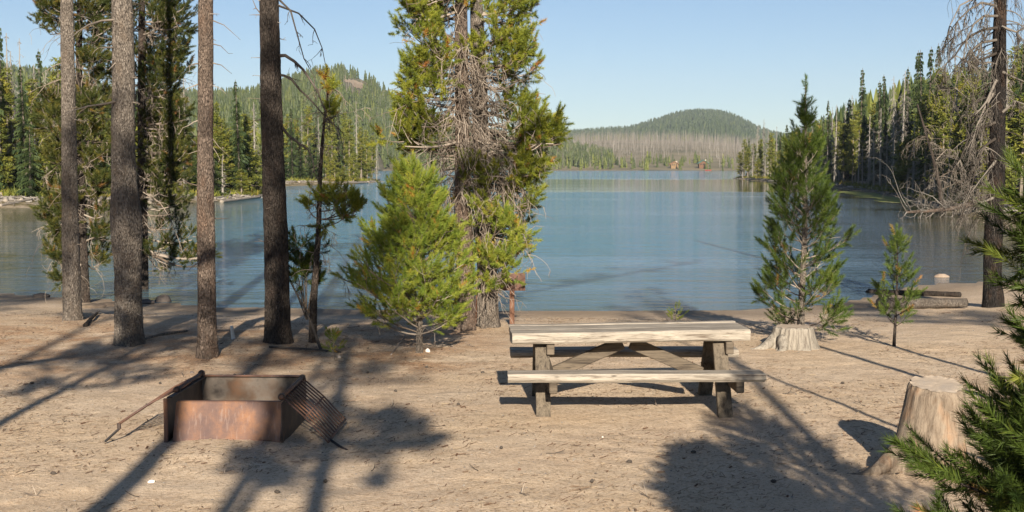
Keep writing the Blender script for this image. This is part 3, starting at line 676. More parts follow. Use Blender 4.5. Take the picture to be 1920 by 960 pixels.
# ------------------------------------------------------------------ young whorled pines
def young_pine(name, label, base, Ht, prof, seed, temps, matn, r0, whorl=.22, nb=6, sub=7, sl=.15, tint=.5, lean=(0, 0), z0=.2, bark='bark', up=.6, group=None, dens=1., start=.25, dead_low=0, side=None, tv=.13, leader=.35, cat='pine tree', ss=1., Lr=(.75, .4), cull=None):
    rng = np.random.RandomState(seed); b = np.asarray(base, float); root = empty(name, b, label, cat, group)
    mb = MB(); sh = Shoots(); top = b+np.array([lean[0], lean[1], Ht])
    pth = bark_tube(mb, [b-np.array([0, 0, .08]), b+(top-b)*.5+np.array([.01, 0, 0])*Ht, top-np.array([0, 0, .05])], r0, .006, 9, .08, 0, .2, seed)
    z = z0
    while z < Ht-leader*.6:
        s0 = b+(top-b)*z/Ht
        for k in range(nb):
            a = 6.283*k/nb+rng.rand()*1.; L = prof(z/Ht, a)*(Lr[0]+Lr[1]*rng.rand())
            if L < .04: continue
            el = .15+.75*(z/Ht)**1.5+.12*rng.randn()
            branch(mb, sh, s0+np.array([0, 0, rng.uniform(-.5, .5)*whorl]), np.array([math.cos(a)*math.cos(el), math.sin(a)*math.cos(el), math.sin(el)]), L, max(.004, .012*L+.003), up, max(2, int(sub*min(1, L/.5+.3))), sl, start, tint, rng, .06, 1, tv, dens)
        for k in range(dead_low if z < .45*Ht else 0):
            a = rng.rand()*6.28; dead(mb, s0, np.array([math.cos(a), math.sin(a), 0]), prof(z/Ht, a)*.6, .005, -.2, 1, rng, 1, 6, .1, 3)
        z += whorl*(.8+.4*rng.rand())*(1-.25*z/Ht)
    for k in range(int(leader/sl*3)):
        f = 1-leader/Ht*(1-k/(leader/sl*3)); sh.add(b+(top-b)*f, norm(np.array([0, 0, 1.])+rng.randn(3)*.35), .9, tint)
    sh.add(top-np.array([0, 0, sl*.5]), np.array([0, 0, 1.]), 1.1, tint)
    mb.build('trunk', [M[bark], M['twig' if bark != 'bark_dark' else 'bark_dark']], root, smooth=True); cr = MB(); sh.s = [k*ss for k in sh.s]
    if cull is not None:
        kp = [i for i in range(len(sh.p)) if sh.p[i][0] < cull or rng.rand() < .22]; sh.p = [sh.p[i] for i in kp]; sh.d = [sh.d[i] for i in kp]; sh.s = [sh.s[i] for i in kp]; sh.t = [sh.t[i] for i in kp]
    sh.stamp(cr, temps, seed=seed); cr.build('crown', M[matn], root)
    return root
def pf(stops):
    xs = [s[0] for s in stops]; ys = [s[1] for s in stops]
    return lambda t, a=0: float(np.interp(t, xs, ys))
yc = G(786, 661)
pc = pf([(0, .5), (.15, .85), (.3, .86), (.5, .66), (.7, .42), (.85, .26), (1, .08)])
young_pine('young_pine', 'bright yellow green young pine, fullest in the picture, left of the picnic table', yc, 2.22, lambda t, a: pc(t)*(1+.18*(-math.cos(a))), 61, T_young, 'needle_young', .045, .19, 9, 8, .14, .55, (.0, 0), .3, 'bark', .55, None, 1.1, .22, 1, Lr=(.62, .5))
ym = G(1500, 641)
young_pine('young_pine', 'dark green young pine with tall leader behind the low stump', ym, 3.3, pf([(0, .6), (.1, .66), (.35, .58), (.5, .46), (.62, .34), (.72, .22), (.8, .13), (.88, .04), (1, 0)]), 62, T_young, 'needle_mid', .05, .27, 7, 6, .13, .38, (.02, 0), .15, 'bark', .75, None, .9, .38, 1, leader=.62)
ys = G(1676, 649)
young_pine('pine_sapling', 'small sparse pine sapling standing alone right of the low stump', ys, 1.34, pf([(0, .0), (.2, .30), (.4, .32), (.6, .24), (.8, .17), (1, .05)]), 63, T_young, 'needle_mid', .02, .17, 4, 4, .12, .42, (.02, 0), .3, 'bark_dark', .6, None, .8, .45, 0, leader=.16, cat='sapling', ss=.9)
young_pine('pine_sapling', 'tiny pine seedling left of the bright young pine trunk', G(627, 674), .34, pf([(0, 0), (.3, .13), (1, .06)]), 64, T_young, 'needle_young', .006, .09, 4, 2, .1, .6, (-.02, 0), .1, 'bark', .6, None, .8, .5, leader=.1, cat='sapling', ss=.5)
young_pine('pine_sapling', 'tiny pine seedling on the beach behind the picnic table', G(1266, 606), .28, pf([(0, .0), (.3, .15), (1, .07)]), 65, T_young, 'needle_young', .007, .1, 4, 2, .11, .6, (0, 0), .06, 'bark', .6, None, .9, .5, leader=.1, cat='sapling', ss=.5)
yf = np.array([2.66, 3.62, Hs(2.66, 3.62)])
young_pine('young_pine', 'taller dark green pine just behind the dense one at the right edge', yf, 3.45, pf([(0, 1.1), (.15, 1.2), (.38, 1.2), (.47, 1.05), (.6, .7), (.75, .42), (.9, .2), (1, .05)]), 66, T_front, 'needle_front', .06, .22, 7, 9, .14, .45, (0, 0), .25, 'bark_dark', .4, None, 1.1, .3, 1, leader=.4, Lr=(.5, .62), cull=2.95)

yg = np.array([2.03, 3.42, Hs(2.03, 3.42)])
young_pine('young_pine', 'dense dark green young pine filling the right edge in front of the tall stump', yg, 2.72, pf([(0, .7), (.15, .84), (.32, .90), (.46, .83), (.58, .74), (.70, .56), (.82, .30), (.9, .16), (1, .04)]), 67, T_front, 'needle_front', .045, .088, 12, 10, .13, .38, (0, 0), .3, 'bark_dark', .35, None, 1.45, .2, 1, leader=.35, Lr=(.64, .46), cull=2.15)

# ------------------------------------------------------------------ dead trees on the right
def dead_tree(label, stem, r0, D=None, twigs=60, top=9., seed=1, limbs=[], bm='bark_char', L=1.0, zr=(.5, 6.), up=-1.4, r1=.05, side=0, sub=5, depth=3, tw='twig', flare=.35, b=None):
    rng = np.random.RandomState(seed)
    if b is None: b = G(*stem[0])
    D = b[1]
    pts = [b-np.array([0, 0, .15])]+[P(x, y, D) for x, y in stem[1:]]
    if top: d = norm(pts[-1]-pts[-2]); pts.append(pts[-1]+d*(top-pts[-1][2])/d[2])
    root = empty('dead_tree', b, label, 'dead tree'); mb = MB(); path = bark_tube(mb, pts, r0, r1, 16, .1, 0, flare, seed, rough=.09); zs = path[:, 2]
    for lp in limbs:
        q = [P(x, y, D-.1-.1*k) for k, (x, y) in enumerate(lp)]
        dead(mb, None, None, 0, .026, -.9, depth, rng, 1, subs=9, path=q, seg=7, tl=.34)
    for _ in range(twigs):
        z = zr[0]+(zr[1]-zr[0])*rng.rand(); a = rng.rand()*6.28
        if side and rng.rand() < .6: a = math.pi+rng.randn()*.6
        s0 = np.array([np.interp(z, zs, path[:, i]) for i in range(3)])
        dead(mb, s0, np.array([math.cos(a), math.sin(a), .1]), L*(.4+.6*rng.rand()), .012, up, 2, rng, 1, 8, .16, sub)
    mb.build('trunk', [M[bm], M[tw]], root, smooth=True); return root
dead_tree('big blackened dead pine at the right edge with hanging bare limbs', [(1862, 575), (1862, 470), (1868, 330), (1872, 200), (1874, 60), (1876, -10)], .17, None, 80, 9, 71,
    [[(1868, 52), (1845, 55), (1822, 66), (1803, 85), (1790, 105), (1775, 118), (1768, 140)], [(1868, 100), (1850, 108), (1835, 112), (1822, 118)], [(1868, 150), (1850, 190), (1838, 205), (1828, 215)], [(1862, 175), (1845, 205), (1832, 235), (1825, 260)], [(1866, 10), (1840, 5), (1815, 20), (1795, 40), (1788, 70)],
     [(1868, 75), (1840, 80), (1815, 100), (1800, 130), (1790, 165)], [(1866, 230), (1840, 240), (1815, 260), (1800, 300)], [(1866, 260), (1845, 275), (1830, 310), (1822, 350)], [(1868, -10), (1830, -5), (1800, 10), (1780, 50)], [(1870, 30), (1845, 30), (1826, 45), (1812, 75), (1806, 110)],
     [(1868, 300), (1845, 330), (1825, 355), (1808, 385)], [(1880, 135), (1900, 145), (1925, 155)], [(1878, 50), (1905, 60), (1930, 50)], [(1865, 370), (1840, 380), (1815, 372), (1800, 385)], [(1880, 210), (1905, 190), (1935, 200)]], L=1.1, zr=(1.4, 6.), side=1, tw='twig_grey')
dead_tree('thin dark leaning dead tree on the right bank left of the big dead pine', [(1768, 412), (1762, 350), (1748, 290), (1733, 240), (1720, 195)], .14, None, 34, None, 72, [[(1765, 330), (1785, 320), (1800, 325)], [(1766, 355), (1800, 340), (1815, 350)], [(1755, 300), (1775, 280), (1790, 282)]], L=1.7, zr=(.3, 4.5), up=-1.0, r1=.04, bm='bark_dark', tw='twig', b=G(1768, 402))
def fallen_tree():
    rng = np.random.RandomState(73); b = G(1838, 404); D = b[1]; mb = MB()
    p0 = P(1850, 372, D+3); pts = [p0, P(1815, 385, D+.5), P(1780, 392, D-1), P(1740, 396, D-2), P(1700, 398, D-2.5)]
    path = bark_tube(mb, pts, .2, .06, 9, .25, 0, .1, 5)
    for _ in range(50):
        i = rng.randint(4, len(path)); a = rng.rand()*6.28
        dead(mb, path[min(i, len(path)-1)], np.array([-.5, math.cos(a)*.8, math.sin(a)*.8]), 1.2+1.2*rng.rand(), .025, .1, 2, rng, 1, 6, .22, 4)
    tag(mb.build('fallen_tree', [M['bark2'], M['snagw']], smooth=True, origin=b), 'fallen dead tree with a bleached crown reaching into the water on the right bank', 'fallen tree')
fallen_tree()

# ------------------------------------------------------------------ stumps
def stump(name, label, base, h, rt, rb, seed, roots=[], tilt=(0, 0), flute=.06, tl=.03, cat='stump', sm='stump'):
    b = np.asarray(base, float); root = empty(name, b, label, cat); seg = 120; n = 46; mb = MB(); r = np.random.RandomState(seed)
    a = np.arange(seg)*2*math.pi/seg; zz = np.linspace(-.12, h, n); v = np.zeros((n, seg, 3))
    ca, sa = np.cos(a), np.sin(a)
    out = 1+.07*fbm(ca*1.3, sa*1.3, seed, 2, seed)
    fl = fbm(ca*4.5, sa*4.5, .3, 3, seed+2)*1.6+.5*fbm(ca*14, sa*14, .7, 2, seed+4)
    for i, z in enumerate(zz):
        t = max(0, z)/h; rad = (rb+(rt-rb)*t**.75)*out*(1+flute*fl*(1.15-.35*t)+.012*fbm(ca*20, sa*20, z*8, 2, 9))
        ex = np.exp(-max(z, -.04)/.13)
        for (ra, rl, rw) in roots:
            dd = np.abs((a-ra+math.pi) % (2*math.pi)-math.pi); rad = rad+rl*np.exp(-(dd/rw)**2)*ex*(.28 if z > 0 else .32)
        if t > .93: rad = rad*(1-(t-.93)/.07*.10*(1+fbm(ca*3, sa*3, 5, 2, seed)))
        v[i, :, 0] = ca*rad+tilt[0]*t; v[i, :, 1] = sa*rad+tilt[1]*t; v[i, :, 2] = z+(tl*sa*t if t > .5 else 0)+.012*t**6*fbm(ca*4, sa*4, 2, 2, seed)
    mb.grid(v+b, closed=True)
    for (ra, rl, rw) in roots:
        if rl < .25: continue
        L = rl; pts = [b+np.array([math.cos(ra+.25*math.sin(3*t))*(rb*.8+L*t), math.sin(ra+.25*math.sin(3*t))*(rb*.8+L*t), .13*(1-t)**2.2-.035*t]) for t in np.linspace(0, 1, 12)]
        mb.tube(pts, np.linspace(.075, .02, 12), 10, 0, .5, True, lambda rr, p, th: rr*(1+.15*fbm(np.cos(th)[None, :]*2+p[:, :1]*8, np.sin(th)[None, :]*2+p[:, 1:2]*8, 0, 2, 3)))
    mb.build('stump_side', M[sm], root, smooth=True)
    tp = MB(); rings = 10; w = np.zeros((rings, seg, 3)); c = v[-1].mean(0)
    for i in range(rings):
        f = 1-i/rings; w[i] = c+(v[-1]-c)*f; w[i, :, 2] = (c+(v[-1]-c)*f)[:, 2]*f**8+(c[2]+tl*.9*np.sin(a)*f)*(1-f**8); w[i, :, 2] += .004*fbm(w[i, :, 0]*18, w[i, :, 1]*18, 0, 3, 4)+.002
    tp.grid((w+b)[::-1], closed=True); k = len(w); V = np.vstack([w[-1]+b, [c+b]]); tp.add(V, [(j, (j+1) % seg, seg) for j in range(seg)])
    tp.build('cut_top', M['cut'], root, smooth=False, fixn=False)
    return root
sb = G(1755, 892); sb[1] += .2; sb[2] = Hs(sb[0], sb[1])
MOUNDS.append((sb[0], sb[1], .5, .03))
stump('tree_stump', 'tall weathered tree stump on the right with a root running left', sb, .635, .205, .285, 5, [(math.pi*1.02, .45, .38), (4.3, .14, .4), (5.6, .10, .4), (2.3, .2, .4)], (.06, .02), .05)
s2 = G(1494, 656); s2[1] += .2; s2[2] = Hs(s2[0], s2[1])
stump('tree_stump', 'low bleached grey stump below the dark green young pine', s2, .26, .235, .275, 8, [(3.3, .5, .3), (3.9, .3, .2), (5.0, .18, .25), (.1, .2, .3), (5.8, .2, .2)], (0, 0), .13, .0, sm='stump_grey')

# ------------------------------------------------------------------ picnic table
def rough_plank(mb, L, W, T, x0, yc_, zc, rot, org, seed, chamfer=.015, m=0, wav=.006):
    # long timber with softened uneven edges
    n = 60; xs = np.linspace(0, L, n)
    prof = []; ch = chamfer
    for (sy, sz) in ((-1, -1), (-1, 1), (1, 1), (1, -1)):
        a, b = ((sy*(W/2-ch), sz*T/2), (sy*W/2, sz*(T/2-ch)))
        prof += ([b, a] if (sy, sz) in ((-1, 1), (1, -1)) else [a, b])
    prof = np.array(prof); k = len(prof); v = np.zeros((n, k, 3))
    for j, (py, pz) in enumerate(prof):
        wob = fbm(xs*1.6+seed*9+j*.15, j*.6, 0, 3, seed)*wav; w2 = fbm(xs*1.2+seed*5, j*.4, 3, 3, seed+2)*wav
        v[:, j, 0] = x0+xs; v[:, j, 1] = yc_+py*(1+0)+wob*np.sign(py); v[:, j, 2] = zc+pz+w2*np.sign(pz)
    v[0, :, 0] += .012*fbm(prof[:, 0]*20, prof[:, 1]*20, 1, 2, seed); v[-1, :, 0] += .015*fbm(prof[:, 0]*20, prof[:, 1]*20, 2, 2, seed)
    V = v.reshape(-1, 3)@rot.T+org
    i, j = np.meshgrid(np.arange(n-1), np.arange(k), indexing='ij'); j2 = (j+1) % k
    q = np.stack([i*k+j, i*k+j2, (i+1)*k+j2, (i+1)*k+j], -1).reshape(-1, 4)
    c0 = V[:k].mean(0); c1 = V[(n-1)*k:].mean(0); nV = len(V); V = np.vstack([V, c0, c1])
    tr = [(nV, (a+1) % k, a) for a in range(k)]+[(nV+1, (n-1)*k+a, (n-1)*k+(a+1) % k) for a in range(k)]
    mb.add(V, tr, q, m)
def picnic():
    cx, cy = 1.07, 11.86; cz = Hs(cx, cy); root = empty('picnic_table', (cx, cy, cz), 'heavy bleached timber picnic table with attached benches on the sand', 'picnic table')
    o = np.array([cx, cy, cz]); rt = rotz(math.radians(1.2))
    def W(x, y, z): return rt@np.array([x, y, z])+o
    r2 = rotz(math.radians(3.2))@roty(math.radians(-.6))
    tp = MB()
    for k, (y, w) in enumerate(((-.225, .29), (.078, .29), (.29, .115))):
        rough_plank(tp, 2.17, w, .10, -1.085+(.01 if k else 0), y, .70+(-.004 if k == 1 else 0), r2, o, 3+k, .016)
    tp.build('tabletop', M['tablewood'], root, fixn=True)
    for s, nm in ((-1, 'front'), (1, 'back')):
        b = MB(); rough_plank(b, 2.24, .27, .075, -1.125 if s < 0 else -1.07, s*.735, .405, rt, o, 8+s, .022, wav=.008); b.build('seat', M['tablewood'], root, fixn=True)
    for sx in (-.80, .83):
        LG = []
        for s in (-1, 1):
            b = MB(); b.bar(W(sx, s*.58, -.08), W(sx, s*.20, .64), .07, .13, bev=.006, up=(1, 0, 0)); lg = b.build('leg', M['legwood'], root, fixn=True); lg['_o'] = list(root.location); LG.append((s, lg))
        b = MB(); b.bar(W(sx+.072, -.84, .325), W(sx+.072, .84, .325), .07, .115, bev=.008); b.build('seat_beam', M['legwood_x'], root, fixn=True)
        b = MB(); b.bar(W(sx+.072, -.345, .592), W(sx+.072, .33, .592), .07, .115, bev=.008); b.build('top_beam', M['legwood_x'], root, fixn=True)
        for s in (-1, 1):
            b = MB(); q = W(sx-.04, s*.50, .33); b.tube([q, q+rt@np.array([.012, 0, 0])-rt@np.array([.02, 0, 0])], .012, 8); b.build('bolt', M['soot'], dict(LG)[s])
    for s in (-1, 1):
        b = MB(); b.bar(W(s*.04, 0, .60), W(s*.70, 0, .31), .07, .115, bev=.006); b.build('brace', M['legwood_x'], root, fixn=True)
picnic()

# ------------------------------------------------------------------ fire box
def firebox():
    cx, cy = fire_c; cz = Hs(cx, cy)-.0
    root = empty('fire_box', (cx, cy, cz), 'rusty steel fire box with two grill racks folded open', 'fire pit')
    o = np.array([cx, cy, cz]); rt = rotz(math.radians(-1.5))
    def W(x, y, z): return rt@np.array([x, y, z])+o
    w, d = .92, 1.02; hx, hy = w/2, d/2; h = .34; t = .008
    def plate(name, pts, mo, mi, thick=t, lip=None):
        # quad plate given by 4 corners with a thickness
        p = [W(*q) for q in pts]; n = norm(np.cross(p[1]-p[0], p[3]-p[0])); mb = MB()
        V = np.array(p+[q+n*thick for q in p]); 
        mb.add(V, None, [(0, 3, 2, 1)], 1); mb.add(V, None, [(4, 5, 6, 7)], 0); mb.add(V, None, [(0, 1, 5, 4), (1, 2, 6, 5), (2, 3, 7, 6), (3, 0, 4, 7)], 0)
        if lip:
            a, b2, off = lip
            mb.bar(W(*a), W(*b2), .045, .01, bev=.002)
        return mb.build(name, [mo, mi], root, fixn=False)
    plate('front_panel', [(-hx+.03, -hy-.03, -.08), (hx-.01, -hy-.03, -.08), (hx-.01, -hy+.045, h-.015), (-hx+.055, -hy+.045, h-.015)], M['rust'], M['soot'], lip=((-hx+.06, -hy+.06, h-.01), (hx-.02, -hy+.06, h-.01), 0))
    plate('back_panel', [(hx, hy, -.08), (-hx, hy, -.08), (-hx, hy, h+.04), (hx, hy, h+.04)], M['rust'], M['inside'], lip=((-hx, hy-.018, h+.046), (hx, hy-.018, h+.046), 0))
    plate('side_panel', [(-hx, hy, -.08), (-hx, -hy-.03, -.08), (-hx, -hy-.03, h+.03), (-hx, hy, h+.03)], M['soot'], M['soot'], lip=((-hx+.02, -hy-.03, h+.036), (-hx+.02, hy, h+.036), 0))
    plate('side_panel', [(hx, -hy-.03, -.08), (hx, hy, -.08), (hx, hy, h+.02), (hx, -hy-.03, h-.01)], M['soot'], M['inside'])
    mb = MB(); mb.bar(W(-hx-.012, -hy-.035, -.06), W(-hx-.012, -hy-.035, h+.03), .03, .02, bev=.003, up=(0, 1, 0)); mb.build('corner_flange', M['rust'], root, fixn=True)
    # right rack, folded out and resting on the ground
    def rack(name, hinge0, hinge1, out, mat, hang, nb=10):
        # hinge line from hinge0 to hinge1, reaching to hinge+out
        mb = MB(); h0, h1, ov = np.array(hinge0), np.array(hinge1), np.array(out)
        for k in range(nb):
            a = h0+(h1-h0)*k/(nb-1); bow = np.array([0, 0, .02])
            mb.tube([W(*a), W(*(a+ov*.5+bow)), W(*(a+ov))], .0075, 6)
        mb.tube([W(*(h0-(h1-h0)*.04)), W(*(h1+(h1-h0)*.04))], .017, 8); mb.tube([W(*(h0+ov)), W(*(h1+ov))], .011, 8)
        mb.tube([W(*(h0+ov*.5+np.array([0, 0, .012]))), W(*(h1+ov*.5+np.array([0, 0, .012])))], .008, 8)
        g = mb.build(name, mat, root, smooth=True); g['_o'] = list(root.location)
        for q in (h0, h1):
            m2 = MB(); m2.tube([W(*(q-np.array([0, .012, 0]))), W(*(q+np.array([0, .012, 0])))], .03, 12); m2.build('hinge_knuckle', M['soot'], g)
        return g
    rk = rack('grill_rack', (hx-.01, -hy+.06, h+.03), (hx+.0, hy-.14, h+.05), (.40, -.16, -.335), M['rust'], 0, 11)
    mb = MB(); a = np.array([hx+.40, -hy-.04, .04]); mb.tube([W(*a), W(*(a+np.array([.09, -.10, -.03]))), W(*(a+np.array([.16, -.17, -.045])))], .011, 8); mb.build('grill_handle', M['soot'], rk)
    rk = rack('grill_rack', (-hx+.01, -hy+.22, h+.055), (-hx+.01, hy-.05, h+.07), (-.42, -.20, -.245), M['rust'], 0, 9)
    mb = MB(); a = np.array([-hx-.41, -hy+.02, .11]); mb.tube([W(*a), W(*(a+np.array([-.09, -.08, -.09])))], .010, 8); mb.tube([W(*(a+np.array([.0, .0, .0]))), W(*(a+np.array([0, .0, .045])))], .016, 8); mb.build('grill_handle', M['soot'], rk)
    # ash bed and white ash heap inside
    mb = MB(); n = 24; xs = np.linspace(-hx+.02, hx-.02, n); ysn = np.linspace(-hy+.05, hy-.01, n); X, Y = np.meshgrid(xs, ysn)
    Z = .07+.02*fbm(X*6, Y*6, 0, 3, 4); v = np.stack([X, Y, Z], -1)@rt.T+o; mb.grid(v)
    tag(mb.build('ash_bed', M['ash'], smooth=True, origin=o), 'grey bed of old ash covering the floor of the fire box', 'ash', kind='stuff')
    mb = MB(); a = np.linspace(0, 2*math.pi, 25)[:-1]; v = []
    for i, f in enumerate(np.linspace(1, .02, 10)):
        r_ = .17*f*(1+.25*fbm(np.cos(a)*2, np.sin(a)*2, i*.2, 3, 6)); v.append(np.stack([.14+1.25*r_*np.cos(a), .22+r_*np.sin(a), .06+.14*(1-f**1.5)+.02*fbm(np.cos(a)*4*f, np.sin(a)*4*f, 0, 2, 7)], 1))
    mb.grid(np.array(v)@rt.T+o, closed=True); q = W(.14, .22, .1)
    tag(mb.build('ash_heap', M['ashwhite'], smooth=True, origin=q), 'small white ash heap inside the fire box near its back wall', 'ash heap')
firebox()

# ------------------------------------------------------------------ signboard, rocks, logs, chips
def signboard():
    b = G(928, 606); D = b[1]-.25; b[1] = D; root = empty('signboard', (b[0], D, Hs(b[0], D)), 'faded red brown signboard on two posts seen from its back beside the lake', 'sign')
    for px, m in ((896, 'post'), (960, 'post')):
        q = P(px, 600, D); g = Hs(q[0], D); t = P(px, 525, D); mb = MB(); mb.box(((q[0]), D+.05, (g-.1+t[2])/2), (.07, .07, t[2]-g+.1), bev=.006); mb.build('post', M[m], root, fixn=True)
    a = P(892, 543, D-.0); c = P(985, 514, D); mb = MB(); mb.box(((a[0]+c[0])/2, D, (a[2]+c[2])/2), (c[0]-a[0], .025, c[2]-a[2]+.03), bev=.003); mb.build('board', M['signpaint'], root, fixn=True)
signboard()
def rock(name, label, px, py, w, h, mat, seed, dp=None, water=False, cat='rock', group=None):
    b = G(px, py) if not water else np.array([*wp(px, py), WATER]); r = np.random.RandomState(seed); mb = MB(); n, s = 14, 22
    a = np.arange(s)*2*math.pi/s; v = np.zeros((n, s, 3)); dp = dp or w*.7
    for i in range(n):
        ph = math.pi*(i+.02)/(n-.96); x, y, z = math.sin(ph)*np.cos(a), math.sin(ph)*np.sin(a), math.cos(ph)+0*a
        k = 1+.32*fbm(x*1.5+seed, y*1.5, z*1.5, 3, seed)
        v[i] = np.stack([x*k*w/2, y*k*dp/2, z*k*h/2+h*(.18 if not water else .02)], 1)
    mb.grid((v+b), closed=True); return tag(mb.build(name, M[mat], smooth=True, origin=b), label, cat, group)
rock('boulder', 'pale round boulder in the water on the right', 1765, 519, .34, .13, 'rock_pale', 3, water=True, cat='boulder')
rock('boulder', 'dark boulder at the waterline just right of the thickest trunk', 305, 565, .30, .24, 'rock_dark', 4, cat='boulder')
rock('boulder', 'low dark boulder at the waterline left of the leftmost trunk', 78, 556, .34, .12, 'rock_dark', 5, cat='boulder')
rock('boulder', 'flat dark boulder at the waterline between thickest and slim brown trunk', 268, 568, .42, .12, 'rock_dark', 6, cat='boulder')
rock('rock', 'flat brown rock in the sand beside the leftmost trunk', 172, 575, .5, .10, 'rock_brown', 7)
rock('rock', 'long brown rock half sunk in the sand left of thickest trunk', 200, 572, .45, .09, 'rock_brown', 8)
rock('stone', 'white stone chip on the sand in front of the fire box', 284, 905, .05, .03, 'white', 9, cat='stone')
rock('stone', 'small pale stone beside the left table foot', 1130, 820, .018, .012, 'white', 10, cat='stone')
rock('stone', 'reddish pebble on the sand below the picnic table', 974, 881, .025, .018, 'post', 11, cat='stone')
rock('stone', 'pale pebble at the foot of the bright young pine', 802, 660, .06, .06, 'white', 12, cat='stone')
rock('stone', 'grey pebble lying beside the tiny seedling', 636, 671, .05, .05, 'rock', 13, cat='stone')
rock('stone', 'black pebble on the sand between slim brown trunk and fire box', 360, 700, .05, .04, 'rock_dark', 14, cat='stone')
def chip():
    b = G(438, 636); D = b[1]; mb = MB(); q = P(434, 611, D); mb.tube(trunk_path([b-np.array([0, 0, .03]), (b+q)/2, q], 6), [.035, .03, .026, .024, .024, .02], 8)
    tag(mb.build('wood_stake', M['white'], origin=b, smooth=True), 'short bleached wood stake stuck in the sand right of slim brown trunk', 'stake')
chip()
def log(name, label, a, b, r, mat='drift', seed=1, group=None, cat='log', stubs=3):
    a = np.asarray(a, float); b = np.asarray(b, float); mb = MB(); rng = np.random.RandomState(seed); o = (a+b)/2; mid = o+np.array([0, 0, .03])*rng.rand()
    L = np.linalg.norm(b-a); bark_tube(mb, [a, mid, b], r, r*.7, 12, max(.1, L/30), 0, .15, seed, rough=.08)
    for k in range(stubs):
        f = rng.rand(); d = norm(np.cross(b-a, rng.randn(3))); dead(mb, a+(b-a)*f, d+np.array([0, 0, .4]), r*(2+3*rng.rand()), r*.25, .1, 1, rng, 0, 4, .2, 2)
    return tag(mb.build(name, M[mat], smooth=True, origin=o), label, cat, group)
a, b = G(1648, 577), G(1812, 578); a[2] += .07; b[2] += .09
log('log', 'grey log lying along the sand right of the sapling, nearer of two', a, b, .11, 'bark', 21, stubs=1)
a, b = G(1628, 552), G(1800, 557); a[2] += .04; b[2] += .05
log('log', 'dark wet log at the water edge behind the nearer grey log', a, b, .075, 'bark_dark', 22, stubs=1)
a, b = G(160, 613), G(182, 592); a[2] += .02; b[2] += .04
log('branch', 'short broken branch stub on the sand right of leftmost trunk', a, b, .03, 'bark_dark', 23, cat='branch', stubs=1)
a, b = G(260, 640), G(350, 622); a[2] += .005; b[2] += .01
log('branch', 'pale root running across the sand right of the thickest trunk', a, b, .022, 'bark', 24, cat='branch', stubs=1)
a, b = G(733, 666), G(760, 640); b[2] += .06
log('branch', 'curved bleached twig under the bright young pine', a, b, .008, 'twig', 25, cat='branch', stubs=3)
a, b = G(505, 652), G(640, 662); a[2] += .01; b[2] += .015
log('branch', 'thin brown branch on the shaded sand below the slim half dead pine', a, b, .012, 'twig_dark', 26, cat='branch', stubs=4)
a, b = G(1245, 584), G(1290, 585)
log('branch', 'thin driftwood stick at the water edge behind the tiny seedling', a, b, .02, 'drift', 27, cat='branch', stubs=1)

# dry needle litter, twiglets and chips strewn over the sand
def litter():
    n = 42000; r = np.random.RandomState(91); u = r.rand(n); D = 6+(21-6)*u**1.0; X = (r.rand(n)*2-1)*D*.5
    keep = fbm(X*.8, D*.8, 0, 3, 12)+.25*r.rand(n) > -.05; X, D = X[keep], D[keep]; n = len(X)
    Z = H(X, D)+.004; a = r.rand(n)*math.pi; L = .010+.030*r.rand(n)**2+.05*(r.rand(n) < .012); w = .0013+.0018*r.rand(n)+.004*(r.rand(n) < .06)
    dx = np.cos(a)*L; dy = np.sin(a)*L; sx = -np.sin(a)*w; sy = np.cos(a)*w; dz = r.rand(n)*.006
    V = np.stack([np.stack([X-dx-sx, D-dy-sy, Z], 1), np.stack([X+dx-sx, D+dy-sy, Z+dz], 1), np.stack([X+dx+sx, D+dy+sy, Z+dz+w], 1), np.stack([X-dx+sx, D-dy+sy, Z+w], 1)], 1).reshape(-1, 3)
    mb = MB(); mb.add(V, None, np.arange(4*n).reshape(-1, 4), 0, np.repeat(r.rand(n), 4))
    tag(mb.build('needle_litter', M['litter']), 'dry brown needles and twiglets strewn across the sand', 'litter', kind='stuff')
litter()
def gravel():
    n = 5200; r = np.random.RandomState(92); D = 7+13*r.rand(n); X = (r.rand(n)*2-1)*D*.48; s = .003+.008*r.rand(n)**3; Z = H(X, D)
    o = np.array([(1, 0, 0), (0, 1, 0), (-1, 0, 0), (0, -1, 0), (0, 0, .8), (.7, .7, .3), (-.6, .7, .2)], float)
    f = np.array([(0, 5, 4), (5, 1, 4), (1, 6, 4), (6, 2, 4), (2, 3, 4), (3, 0, 4)])
    V = (np.stack([X, D, Z], 1)[:, None, :]+o[None]*s[:, None, None]*(.7+.6*r.rand(n, 7, 1))).reshape(-1, 3)
    T = (f[None]+(np.arange(n)*7)[:, None, None]).reshape(-1, 3); mb = MB(); mb.add(V, T, None, 0, np.repeat(r.rand(n), 7))
    tag(mb.build('gravel', M['snagw']), 'tiny pumice stones scattered over the sand', 'gravel', kind='stuff')
gravel()

